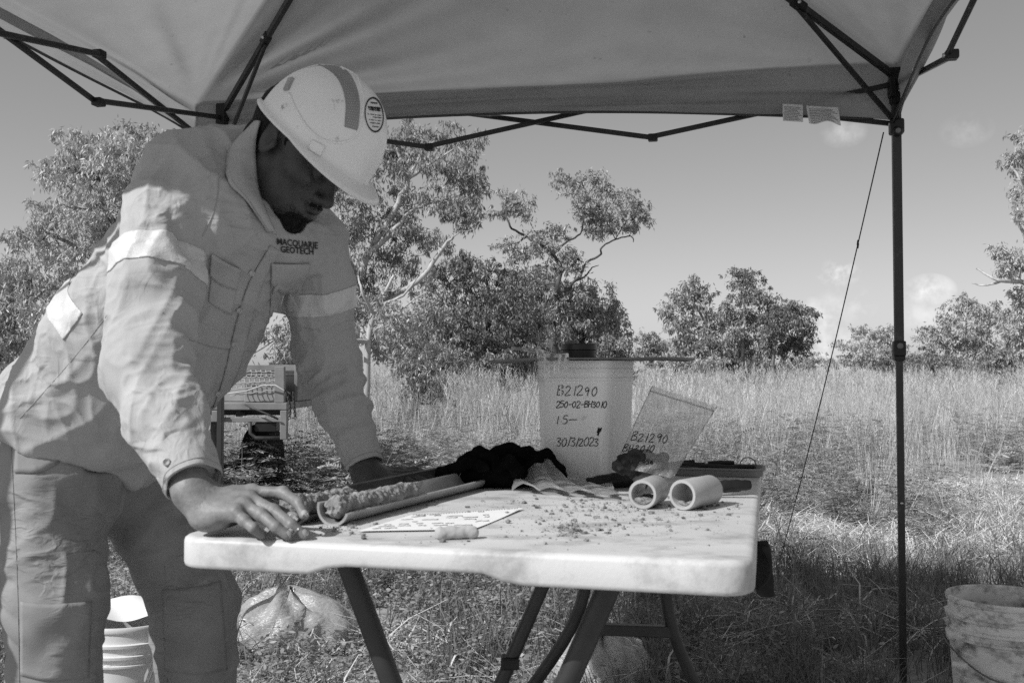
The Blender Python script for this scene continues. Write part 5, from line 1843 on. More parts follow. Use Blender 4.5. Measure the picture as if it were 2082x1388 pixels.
# embroidered name on the chest
def lettering(txt, px, py, w_px, slope, bvh, m, parent, off_, name='lettering', bold=.02, hscale=1.0):
    cu = bpy.data.curves.new('t', 'FONT'); cu.body = txt; cu.size = 1; cu.offset = bold; cu.resolution_u = 2
    o = bpy.data.objects.new('t', cu); COL.objects.link(o)
    dg = bpy.context.evaluated_depsgraph_get()
    me = o.evaluated_get(dg).to_mesh()
    V = np.array([v.co[:] for v in me.vertices]); Fc = [tuple(p.vertices) for p in me.polygons]
    o.evaluated_get(dg).to_mesh_clear()
    bpy.data.objects.remove(o); bpy.data.curves.remove(cu)
    x0, x1 = V[:, 0].min(), V[:, 0].max()
    s = w_px / (x1 - x0)
    W = [cast(bvh, px + (v[0] - x0) * s, py - v[1] * s * hscale + (v[0] - x0) * s * slope, off_) for v in V]
    return mk(name, W, Fc, m, parent, False)
lettering('MACQUARIE', 562, 497, 83, .10, shirt_bvh, M_ink, shirt, .0022, hscale=1.25)
lettering('GEOTECH', 569, 513, 67, .06, shirt_bvh, M_ink, shirt, .0022, hscale=1.2)

# trouser seams, knee panels, belt and pouch
kp = patch('knee_panel', trous_bvh, [(42, 1222), (100, 1228), (186, 1222)], [(42, 1372), (100, 1384), (180, 1376)], 22, 18, .0016, M_trous, trousers, .0012)
kp2 = patch('knee_panel', trous_bvh, [(330, 1198), (390, 1194), (448, 1180)], [(336, 1362), (400, 1370), (462, 1360)], 22, 18, .0016, M_trous, trousers, .0012)
seam('seam', trous_bvh, [(22, 900), (30, 1050), (36, 1200), (40, 1386)], .0009, M_trous, trousers)
seam('seam', trous_bvh, [(40, 892), (90, 900), (160, 905)], .0009, M_trous, trousers)
seam('seam', trous_bvh, [(335, 1150), (342, 1260), (340, 1386)], .0009, M_trous, trousers)
patch('belt_loop', trous_bvh, [(8, 838), (22, 836)], [(8, 885), (24, 880)], 6, 8, .005, M_trous, trousers)
patch('hip_pocket', trous_bvh, [(34, 896), (60, 880), (78, 858)], [(30, 960), (80, 960), (120, 940)], 10, 8, .003, M_trous, trousers)

# boots (below the picture)
for an in (anR, anL):
    def fb(P, an=an):
        d = cone(P, an + np.array([0, 0, -.01]), an + np.array([0, 0, .10]), .058, .062)
        d = smin(d, cone(P, an + np.array([.0, -.01, -.02]), an + np.array([.15, -.05, -.03]), .05, .042), .03)
        return np.maximum(d, .004 - P[:, 2])
    V, Q = surfnet(fb, an - np.array([.12, .16, .08]), an + np.array([.24, .12, .2]), .007)
    mk('boot', V, Q, M_boot, person)

# ---------------------------------------------------------------- hair, beard
def f_hair(P):
    q = headP(P)
    d = ell(q, (-.014, 0, .036), I3, (.1005, .0795, .092)) - .0016 * vnoise(P * 300, 3)
    nape = ell(q, (-.052, 0, -.025), I3, (.052, .062, .055)) - .0012 * vnoise(P * 300, 3)
    d = smin(d, nape, .01)
    s = np.abs(q[:, 1])
    # hairline: above the brow, round the ears, down to the nape
    line = np.where(q[:, 0] > .03, q[:, 2] - (.052), np.where(q[:, 0] > -.03, q[:, 2] - .012, q[:, 2] + .058))
    sb = np.where((q[:, 0] > .012) & (q[:, 0] < .034), -(q[:, 2] + .02), 1)
    keep = np.minimum(-line, 1)
    keep = np.where((q[:, 0] > .012) & (q[:, 0] <= .034), -(q[:, 2] + .015), keep)
    d = np.maximum(d, keep)
    ear_ = ell(np.stack([q[:, 0], s, q[:, 2]], 1), (-.008, .080, -.004), I3, (.026, .022, .04))
    return np.maximum(d, -ear_)
V, Q = surfnet(f_hair, HC - np.array([.17, .15, .17]), HC + np.array([.16, .15, .16]), .0035)
mk('hair', V, Q, M_hair, person)
def f_beard(P):
    d = f_head(P) - .0012 - .0014 * vnoise(P * 330, 13) - .0010 * vnoise(P * 170, 15)
    q = headP(P); s = np.abs(q[:, 1])
    chin = ell(q, (.082, 0, -.106), I3, (.047, .043, .033))
    jaw = ell(np.stack([q[:, 0], s, q[:, 2]], 1), (.062, .038, -.098), I3, (.034, .018, .020))
    mou = ell(np.stack([q[:, 0], s, q[:, 2]], 1), (.102, .014, -.0535), I3, (.022, .018, .0045))
    reg = np.minimum(chin, mou) + .001 + .006 * vnoise(P * 90, 17)
    lips = ell(q, (.104, 0, -.070), I3, (.02, .025, .0135))
    return np.maximum(np.maximum(d, reg), -lips)
c = hp(.08, 0, -.085)
V, Q = surfnet(f_beard, c - .09, c + .09, .0024)
bd_ = mk('beard', V, Q, M_hair, person)
hv, hq = pieces[0][0], pieces[0][1]
hn = vnormals(hv, hq)
q_ = headP(hv.astype(np.float32)); s_ = np.abs(q_[:, 1])
sq_ = np.stack([q_[:, 0], s_, q_[:, 2]], 1)
chin_ = ell(q_, (.080, 0, -.104), I3, (.056, .054, .042))
mou_ = ell(sq_, (.100, .016, -.054), I3, (.026, .021, .009))
reg_ = np.minimum(chin_, mou_) + .006 * vnoise(hv * 90, 3)
lip_ = ell(q_, (.104, 0, -.070), I3, (.02, .026, .0115))
ids = np.where((reg_ < 0) & (lip_ > 0) & (q_[:, 0] > .0))[0]
rb_ = np.random.default_rng(5)
ids = np.repeat(ids, 2)
ids = ids[rb_.random(len(ids)) < np.clip(.25 - reg_[ids] * 40, 0, 1)]
p0 = hv[ids] + rb_.normal(0, .001, (len(ids), 3)); d_ = hn[ids] + rb_.normal(0, .5, (len(ids), 3)) - hU * .5; d_ /= np.linalg.norm(d_, axis=1)[:, None]
ln_ = rb_.uniform(.002, .005, len(ids))[:, None]
sd_ = np.cross(d_, rb_.normal(0, 1, (len(ids), 3))); sd_ /= np.linalg.norm(sd_, axis=1)[:, None]
Vb = np.stack([p0 - sd_ * .0006, p0 + sd_ * .0006, p0 + d_ * ln_], 1).reshape(-1, 3)
st_b = mk('beard_hair', Vb, np.arange(len(Vb)).reshape(-1, 3), M_hair, bd_, False); st_b['kind'] = 'stuff'


# ---------------------------------------------------------------- hard hat
def hat_pt(th, t, lift=0.0):
    """t: 0 at the rim, 1 at the crown"""
    a, b, h = .124, .107, .134
    ph = t * math.pi / 2
    e = 2 / 2.35
    rr = max(math.cos(ph), 0) ** e; zz = math.sin(ph) ** e
    ct, st = math.cos(th), math.sin(th)
    x, y = a * rr * ct, b * rr * st
    # fore-and-aft ridge
    rdg = .0075 * math.exp(-(y / .030) ** 4) * (zz ** .6)
    z = h * zz + rdg
    sc = 1 + lift / .12
    return np.array([.024 + x * sc, y * sc, .037 + z * sc])
def hat_rim(th):
    c = max(0, math.cos(th))
    pk = .031 * max(0, (c - .18) / .82) ** .75
    return .010 + pk, -.004 - .012 * max(0, (c - .2) / .8) ** 1.2
na, nt_ = 120, 40
rows = []
for k in range(5):                      # brim, outer edge first
    t = k / 4
    row = []
    for j in range(na):
        th = 2 * math.pi * j / na
        p_ = hat_pt(th, 0); ext, dz = hat_rim(th)
        d2 = nrm(np.array([math.cos(th) / .123, math.sin(th) / .107, 0]))
        s = (1 - t)
        row.append(p_ + d2 * ext * s + np.array([0, 0, dz * s ** 1.3 - .002 * (k == 0)]))
    rows.append(row)
for k in range(1, nt_ + 1):
    rows.append([hat_pt(2 * math.pi * j / na, (k / nt_) ** .85 * .995) for j in range(na)])
V = np.array(rows).reshape(-1, 3)
V = np.concatenate([V, [hat_pt(0, 1)]])
Vw = np.array([hp(*p_) for p_ in V])
Q = [(i * na + j, i * na + (j + 1) % na, (i + 1) * na + (j + 1) % na, (i + 1) * na + j) for i in range(len(rows) - 1) for j in range(na)]
ci = len(V) - 1
Q += [((len(rows) - 1) * na + j, (len(rows) - 1) * na + (j + 1) % na, ci) for j in range(na)]
hat = mk('hard_hat', Vw, Q, M_hat, person, label='white hard hat with grey reflective strip and round sticker')
solidify(hat, .0028, -1)
hat_bvh = BVHTree.FromPolygons([tuple(v) for v in Vw], Q)
strip = patch('reflective_strip', hat_bvh, [(608, 128), (652, 134), (686, 160), (702, 205), (700, 258)], [(626, 119), (672, 124), (712, 152), (731, 205), (727, 266)], 34, 7, .0009, M_strip, hat, 0.0)
# honeycomb dots of the strip
def dots(c0, c1):
    A, B = resample(c0, 40), resample(c1, 40)
    parts = []
    for j in range(1, 6):
        for i in range(39):
            t = (j + (.5 if i % 2 else 0)) / 6.2
            x, y = A[i] * (1 - t) + B[i] * t
            p_ = cast(hat_bvh, x, y, .0013); h = hat_bvh.find_nearest(Vector(p_)); n_ = np.array(h[1]); u, v, w_ = frame_from(n_)
            parts.append((np.array([p_ + .0012 * (math.cos(q) * u + math.sin(q) * v) for q in np.linspace(0, 2 * math.pi, 6, endpoint=False)]), [(0, 1, 2, 3, 4, 5)]))
    return merge_vf(parts)
V, Fc = dots([(608, 128), (652, 134), (686, 160), (702, 205), (700, 258)], [(626, 119), (672, 124), (712, 152), (731, 205), (727, 266)])
do_ = mk('reflective_dots', V, Fc, mat('strip_dots', .45, 0, 1, .4), hat, False); do_['kind'] = 'stuff'
# raised panel edge, clip, vent slot
seam('panel_ridge', hat_bvh, [(588, 190), (602, 222), (625, 258), (655, 283), (692, 290), (722, 276), (735, 240), (738, 195), (722, 150), (694, 128)], .0024, M_hat, hat, 70)
patch('ratchet_clip', hat_bvh, [(634, 284), (648, 290), (661, 297)], [(627, 303), (640, 310), (652, 318)], 8, 8, .0035, M_hat, hat, .003)
p_ = cast(hat_bvh, 588, 172, .001); n_ = np.array(hat_bvh.find_nearest(Vector(p_))[1]); u = nrm(hF - n_ * (hF @ n_)); v = np.cross(n_, u)
box('slot_cover', p_, (.006, .015, .004), M_steel, hat, (nrm(u * .8 + v * .6), nrm(v * .8 - u * .6), n_), .002)
# round sticker
def ellipse_ring(cx, cy, rx, ry, r0, r1, rot, n, off_):
    V = []
    for rr in (r0, r1):
        for i in range(n):
            a = 2 * math.pi * i / n
            x, y = rx * rr * math.cos(a), ry * rr * math.sin(a)
            V.append(cast(hat_bvh, cx + x * math.cos(rot) - y * math.sin(rot), cy + x * math.sin(rot) + y * math.cos(rot), off_))
    return np.array(V), [(i, (i + 1) % n, n + (i + 1) % n, n + i) for i in range(n)]
SX, SY = 760, 234
V, Fc = ellipse_ring(SX, SY, 19, 36, .02, .97, -.10, 40, .0010)
stk = mk('sticker', V, Fc, mat('sticker_white', .78, .02, 20, .4), hat)
V, Fc = ellipse_ring(SX, SY, 19, 36, .90, 1.0, -.10, 40, .0014); mk('sticker_border', V, Fc, M_ink, hat)
pr = []
for yy, x0, x1, r_ in ((-24, -4, 9, .0013), (-14, -11, 14, .0022), (-9.5, -9, 14, .0014), (0, -14, 15, .0007), (5, -3, 14, .0008), (11, -13, 13, .0006), (17, -10, 10, .0009), (24, -7, 6, .0009)):
    seg = np.linspace(x0, x1, 12)
    i = 0
    while i < 11:
        k_ = 1 + (i * 7 + int(yy) * 3) % 3
        xs = seg[i:min(i + k_ + 1, 12)]
        if len(xs) > 1: pr.append(tube_vf([cast(hat_bvh, SX + x * .93 + yy * .12, SY + yy + x * .10, .0014) for x in xs], r_, 4))
        i += k_ + 1
V, Fc = merge_vf(pr); mk('sticker_print', V, Fc, M_ink, hat)
# suspension band inside the hat
V, Fc = [], []
ring = []
for zz in (.030, .058):
    ring.append([hp(.008 + .104 * math.cos(a), .086 * math.sin(a), zz) for a in np.linspace(0, 2 * math.pi, 60, endpoint=False)])
V = np.concatenate(ring); Fc = [(j, (j + 1) % 60, 60 + (j + 1) % 60, 60 + j) for j in range(60)]
solidify(mk('headband', V, Fc, M_black, hat), .003)

# marker held in the right hand
a, b = at(566, 1036, 1.516), at(597, 1052, 1.478)
b[2] = max(b[2], TZ + .012)
mkr = thing('marker_pen', a * np.array([1, 1, 0]) + np.array([0, 0, TZ]), 'short dark marker pen held under the worker\'s index finger', 'pen')
a2 = a - nrm(b - a) * .05
tube('barrel', [a2, b - nrm(b - a) * .004], .0072, M_black, mkr, 18)
u, v, d = frame_from(b - a)
V, Fc = lathe_vf([(.0076, -.010), (.0080, -.008), (.0080, -.002), (.0074, 0), (.0045, .0008), (0, .0006)], b, (u, v, d), 20); sharp(mk('end_cap', V, Fc, mat('pen_metal', .75, 0, 1, .22, metal=.8), mkr), 40)

# ================================================================== vegetation
def leafmat(name, base, var, transl=0.35, rough=0.6, spec=0.3, island=True):
    m = bpy.data.materials.new(name); m.use_nodes = True
    t = m.node_tree; t.nodes.clear(); n, l = t.nodes.new, t.links.new
    o = n('ShaderNodeOutputMaterial'); p = n('ShaderNodeBsdfPrincipled')
    p.inputs['Roughness'].default_value = rough; p.inputs['Specular IOR Level'].default_value = spec
    oi = n('ShaderNodeObjectInfo'); gi = n('ShaderNodeNewGeometry')
    ad = n('ShaderNodeMath'); ad.operation = 'ADD'
    if island: l(gi.outputs['Random Per Island'], ad.inputs[0])
    else: ad.inputs[0].default_value = .5
    l(oi.outputs['Random'], ad.inputs[1])
    r = n('ShaderNodeMapRange'); r.inputs['From Max'].default_value = 2.0
    r.inputs['To Min'].default_value = base - var; r.inputs['To Max'].default_value = base + var
    l(ad.outputs[0], r.inputs[0])
    l(r.outputs[0], p.inputs['Base Color'])
    tr = n('ShaderNodeBsdfTranslucent'); l(r.outputs[0], tr.inputs[0])
    ms = n('ShaderNodeMixShader'); ms.inputs[0].default_value = transl
    l(p.outputs[0], ms.inputs[1]); l(tr.outputs[0], ms.inputs[2]); l(ms.outputs[0], o.inputs[0])
    MATS[name] = m
    return m
M_straw = leafmat('straw', 0.78, 0.2, 0.25)
M_tall = leafmat('tall_dry_grass', 0.60, 0.36, 0.3)
M_green = leafmat('short_green_grass', 0.20, 0.12, 0.3)
M_fern = leafmat('pinnate_leaf', 0.36, 0.2, 0.3)
M_herb = leafmat('small_herb_leaf', 0.32, 0.18, 0.3)
M_leaf = leafmat('gum_leaf', 0.36, 0.2, 0.22, rough=.45, spec=.5)
M_leafd = leafmat('dark_gum_leaf', 0.26, 0.15, 0.22, rough=.45, spec=.5)
M_leafp = leafmat('pale_gum_leaf', 0.46, 0.22, 0.25, rough=.45, spec=.5)
M_bark = mat('gum_bark', 0.20, 0.12, 5, 0.85, 0.2, bump=.4, bscale=20, stretch=(3, 3, .6))
M_barkd = mat('dark_bark', 0.10, 0.05, 6, 0.9, 0.2, bump=.5, bscale=20, stretch=(3, 3, .6))
M_barkp = mat('pale_bark', 0.45, 0.16, 4, 0.8, 0.2, bump=.3, bscale=20, stretch=(3, 3, .6))

def blade(base, az, h, lean, wdt, r, seg=4, droop=1.0):
    """curved tapering grass blade as a strip"""
    d = np.array([math.cos(az), math.sin(az), 0]); s = np.array([-d[1], d[0], 0])
    tw = r.uniform(-.8, .8); s = s * math.cos(tw) + d * math.sin(tw)
    V = []
    for k in range(seg + 1):
        t = k / seg
        p = base + d * (lean * h * t ** (1 + droop)) + np.array([0, 0, h * (t - .35 * lean * droop * t ** 3)])
        w_ = wdt * (1 - t) ** .6 * (.6 + .4 * min(1, t * 6))
        V.append(p - s * w_ / 2); V.append(p + s * w_ / 2)
    Fc = [(2 * k, 2 * k + 1, 2 * k + 3, 2 * k + 2) for k in range(seg)]
    return np.array(V), Fc
def leaf(p, d, up, ln, wd):
    d = nrm(d); s = np.cross(d, up); s = s / (np.linalg.norm(s) + 1e-9)
    return np.array([p, p + d * ln * .25 + s * wd * .42, p + d * ln * .6 + s * wd * .46, p + d * ln, p + d * ln * .6 - s * wd * .46, p + d * ln * .25 - s * wd * .42]), [(0, 1, 2, 3, 4, 5)]
def tuft_obj(name, parts, m, coll):
    V, Fc = merge_vf(parts)
    me = fast_mesh(name, V, Fc); me.materials.append(m)
    o = bpy.data.objects.new(name, me); coll.objects.link(o)
    return o
def tuft_set(name, makers, m):
    c = bpy.data.collections.new(name)
    for i, f in enumerate(makers): tuft_obj('%s_%02d' % (name, i), f(random.Random(100 + i * 7)), m, c)
    return c
def tall_tuft(r):
    P = []
    for _ in range(30):
        b = np.array([r.gauss(0, .10), r.gauss(0, .10), 0]); h = r.uniform(.45, 1.0)
        az = r.uniform(0, 6.28)
        P.append(blade(b, az, h, r.uniform(.05, .45), r.uniform(.004, .010), r, 4, r.uniform(.6, 1.6)))
    for _ in range(5):      # seed stalks
        b = np.array([r.gauss(0, .08), r.gauss(0, .08), 0]); h = r.uniform(.95, 1.25); az = r.uniform(0, 6.28); ln = r.uniform(.08, .25)
        P.append(blade(b, az, h, ln, .0035, r, 4, 1))
        d = np.array([math.cos(az), math.sin(az), 0])
        for k in range(9):
            t = .80 + k * .022
            p = b + d * ln * h * t * t + np.array([0, 0, h * (t - .35 * ln * t ** 3)])
            P.append(leaf(p, np.array([r.gauss(0, .5), r.gauss(0, .5), 1.0]), np.array([1.0, .3, 0]), .05, .006))
    return P
def short_tuft(r):
    P = []
    for _ in range(34):
        b = np.array([r.gauss(0, .035), r.gauss(0, .035), -.005]); h = r.uniform(.05, .20)
        P.append(blade(b, r.uniform(0, 6.28), h, r.uniform(.2, 1.0), r.uniform(.0025, .005), r, 4, r.uniform(.5, 1.4)))
    return P
def straw_tuft(r):
    P = []
    for _ in range(46):
        az = r.uniform(0, 6.28); ln = r.uniform(.05, .20); b = np.array([r.gauss(0, .07), r.gauss(0, .07), r.uniform(.0, .05)])
        d = np.array([math.cos(az), math.sin(az), r.uniform(-.05, .35)])
        s = np.array([-d[1], d[0], 0]) * r.uniform(.0011, .0024)
        mid = b + d * ln * .5 + np.array([r.gauss(0, .015), r.gauss(0, .015), r.uniform(0, .015)])
        e = b + d * ln
        P.append((np.array([b - s, b + s, mid + s, mid - s, e + s * .4, e - s * .4]), [(0, 1, 2, 3), (3, 2, 4, 5)]))
    return P
def fern_plant(r):
    P = []
    for _ in range(r.randint(4, 6)):
        az = r.uniform(0, 6.28); h = r.uniform(.22, .55); ln = r.uniform(.15, .5)
        d = np.array([math.cos(az), math.sin(az), 0])
        P.append(blade(np.zeros(3), az, h, ln, .006, r, 4, 1))
        for k in range(9):
            t = .3 + .7 * k / 8
            p = d * ln * h * t * t + np.array([0, 0, h * (t - .35 * ln * t ** 3)])
            fa = az + r.uniform(-2.4, 2.4); fd = np.array([math.cos(fa), math.sin(fa), r.uniform(-.1, .6)]); fl = r.uniform(.07, .15)
            sd2 = np.cross(nrm(fd), [0, 0, 1.0])
            for q in range(7):
                tt = .15 + .85 * q / 6
                pp = p + nrm(fd) * fl * tt + np.array([0, 0, -.05 * tt * tt * fl * 4])
                for sgn in (-1, 1):
                    P.append(leaf(pp, sd2 * sgn + nrm(fd) * .55 + np.array([0, 0, r.uniform(-.3, .3)]), np.array([r.gauss(0, .3), r.gauss(0, .3), 1.0]), r.uniform(.022, .036), .009))
    return P
def herb(r):
    P = []
    for _ in range(9):
        az = r.uniform(0, 6.28); h = r.uniform(.05, .17); ln = r.uniform(.2, 1.2); b = np.array([r.gauss(0, .03), r.gauss(0, .03), 0])
        d = np.array([math.cos(az), math.sin(az), 0])
        P.append(blade(b, az, h, ln, .003, r, 3, .6))
        for k in range(8):
            t = .25 + .75 * k / 7
            p = b + d * ln * h * t ** 1.6 + np.array([0, 0, h * (t - .2 * ln * t ** 3)])
            P.append(leaf(p, np.array([r.gauss(0, 1), r.gauss(0, 1), r.uniform(-.2, .7)]), np.array([r.gauss(0, .5), r.gauss(0, .5), 1.0]), r.uniform(.014, .028), r.uniform(.008, .014)))
    return P
C_tall = tuft_set('tall_tuft', [tall_tuft] * 6, M_tall)
C_short = tuft_set('short_tuft', [short_tuft] * 5, M_green)
C_straw = tuft_set('straw_tuft', [straw_tuft] * 6, M_straw)
C_fern = tuft_set('fern_plant', [fern_plant] * 6, M_fern)
C_herb = tuft_set('herb_plant', [herb] * 6, M_herb)

def scatter(name, coll, X, Y, S, label, cat):
    n = len(X)
    Z = groundz(X, Y) - .004
    me = fast_mesh(name, np.stack([X, Y, Z], 1), [])
    ar = me.attributes.new('rot', 'FLOAT_VECTOR', 'POINT')
    R_ = np.stack([rng.normal(0, .10, n), rng.normal(0, .10, n), rng.uniform(0, 6.28, n)], 1).astype(np.float32)
    ar.data.foreach_set('vector', R_.ravel())
    asc = me.attributes.new('scl', 'FLOAT', 'POINT'); asc.data.foreach_set('value', np.asarray(S, np.float32))
    ai = me.attributes.new('idx', 'INT', 'POINT'); ai.data.foreach_set('value', rng.integers(0, len(coll.objects), n).astype(np.int32))
    o = bpy.data.objects.new(name, me); COL.objects.link(o)
    g = bpy.data.node_groups.new(name + '_nodes', 'GeometryNodeTree')
    g.interface.new_socket('Geometry', in_out='INPUT', socket_type='NodeSocketGeometry')
    g.interface.new_socket('Geometry', in_out='OUTPUT', socket_type='NodeSocketGeometry')
    gi, go = g.nodes.new('NodeGroupInput'), g.nodes.new('NodeGroupOutput')
    ip = g.nodes.new('GeometryNodeInstanceOnPoints'); ci = g.nodes.new('GeometryNodeCollectionInfo')
    ci.inputs['Collection'].default_value = coll; ci.inputs['Separate Children'].default_value = True; ci.inputs['Reset Children'].default_value = True
    def na_(nm, ty):
        a = g.nodes.new('GeometryNodeInputNamedAttribute'); a.data_type = ty; a.inputs['Name'].default_value = nm; return a.outputs[0]
    g.links.new(gi.outputs[0], ip.inputs['Points']); g.links.new(ci.outputs[0], ip.inputs['Instance'])
    ip.inputs['Pick Instance'].default_value = True
    g.links.new(na_('idx', 'INT'), ip.inputs['Instance Index']); g.links.new(na_('rot', 'FLOAT_VECTOR'), ip.inputs['Rotation']); g.links.new(na_('scl', 'FLOAT'), ip.inputs['Scale'])
    g.links.new(ip.outputs[0], go.inputs[0])
    md = o.modifiers.new('scatter', 'NODES'); md.node_group = g
    return set_props(o, label, cat, None, 'stuff')

def wedge(y0, y1, dens, margin=1.2, slope=.62, power=None):
    n = int(dens * ((y1 - y0) * 2 * margin + slope * (y1 ** 2 - y0 ** 2)))
    out_x, out_y = [], []
    Y = np.sqrt(rng.uniform(y0 ** 2, y1 ** 2, n))
    X = rng.uniform(-1, 1, n) * (slope * Y + margin)
    return X, Y
def mask(X, Y, fn):
    k = fn(X, Y) > rng.random(len(X)); return X[k], Y[k]
def n2(X, Y, s, seed): return vnoise(np.stack([X * s, Y * s, np.zeros_like(X)], 1), seed)
def sstep(a, b, x): t = np.clip((x - a) / (b - a), 0, 1); return t * t * (3 - 2 * t)

keepouts = [(wb, .15), (bk, .16)] + [(np.array([p[0], p[1], 0]), .03) for p in LEGS.values()] + [(np.array([anR[0], anR[1], 0]), .12), (np.array([anL[0], anL[1], 0]), .12)]
def clear(X, Y):
    k = np.ones(len(X), bool)
    for c, r in keepouts: k &= np.hypot(X - c[0], Y - c[1]) > r
    return X[k], Y[k]
# short grass in the trampled, shaded part and around
X, Y = wedge(1.6, 6.4, 140); X, Y = mask(X, Y, lambda x, y: np.clip(.75 + .9 * n2(x, y, 1.6, 3), 0.08, 1) * (1 - .75 * sstep(4.9, 5.6, y) * (x > 0)) * (1 - .4 * (x < .2))); X, Y = clear(X, Y)
scatter('short_grass', C_short, X, Y, rng.uniform(.6, 1.5, len(X)), 'short trampled green grass around the table and canopy', 'grass')
X, Y = wedge(1.6, 9.0, 85); X, Y = mask(X, Y, lambda x, y: np.clip(.05 + .3 * n2(x, y, 1.1, 9) + .07 * (x > .3) + 1.0 * sstep(4.6, 5.2, y) * (x > -.3), .04, 1)); X, Y = clear(X, Y)
scatter('dry_straw', C_straw, X, Y, rng.uniform(.6, 1.5, len(X)), 'pale dry straw and flattened stems lying on the ground', 'straw')
X, Y = wedge(1.8, 8.0, 150); X, Y = mask(X, Y, lambda x, y: np.clip((.80 - .72 * sstep(-.2, .8, x / np.maximum(y, 1) * 2.2)) + .5 * n2(x, y, 1.3, 19), .03, 1)); X, Y = clear(X, Y)
scatter('leafy_herbs', C_herb, X, Y, rng.uniform(.55, 1.15, len(X)), 'low small-leaved herbs and weeds covering the ground', 'weeds')
X, Y = wedge(5.6, 16, 26, 2.0); X, Y = mask(X, Y, lambda x, y: np.clip(sstep(5.4, 7.4, y + .6 * n2(x, y, .6, 33)) * (.55 + .8 * n2(x, y, .45, 21)) * (1 - .75 * sstep(11, 16, y)) + .35 * (x < -.6), 0.02, 1)); X, Y = clear(X, Y)
scatter('fern_leaved_weeds', C_fern, X, Y, rng.uniform(.6, 1.3, len(X)), 'feathery fern-leaved weeds in a belt before the tall grass', 'weeds')
def not_trailer(X, Y):
    k = ~((X > -3.6) & (X < -1.1) & (Y > 5.9) & (Y < 8.6)); return X[k], Y[k]
X, Y = wedge(6.2, 22, 18, 2.0); X, Y = mask(X, Y, lambda x, y: np.clip((.20 + .80 * sstep(8.5, 12.5, y)) * (.75 + .6 * n2(x, y, .35, 41)), .06, 1)); X, Y = not_trailer(X, Y)
scatter('tall_dry_grass', C_tall, X, Y, rng.uniform(.55, 1.0, len(X)) * (.75 + .25 * sstep(8, 13, Y)), 'tall pale dry grass standing across the field', 'grass')
X, Y = wedge(22, 75, 2.6, 3.0); 
scatter('far_dry_grass', C_tall, X, Y, rng.uniform(.8, 1.15, len(X)) * 1.0, 'far field of pale dry grass reaching to the trees', 'grass')

# ---------------------------------------------------------------- trees
def leaves_vf(C, D, UP, LN, WD):
    D = D / np.linalg.norm(D, axis=1)[:, None]
    S = np.cross(D, UP); S /= np.linalg.norm(S, axis=1)[:, None] + 1e-9
    n = len(C)
    V = np.empty((n, 4, 3))
    V[:, 0] = C; V[:, 1] = C + D * (LN * .45)[:, None] + S * (WD / 2)[:, None]; V[:, 2] = C + D * LN[:, None]; V[:, 3] = C + D * (LN * .45)[:, None] - S * (WD / 2)[:, None]
    return V.reshape(-1, 3), np.arange(n * 4).reshape(-1, 4)

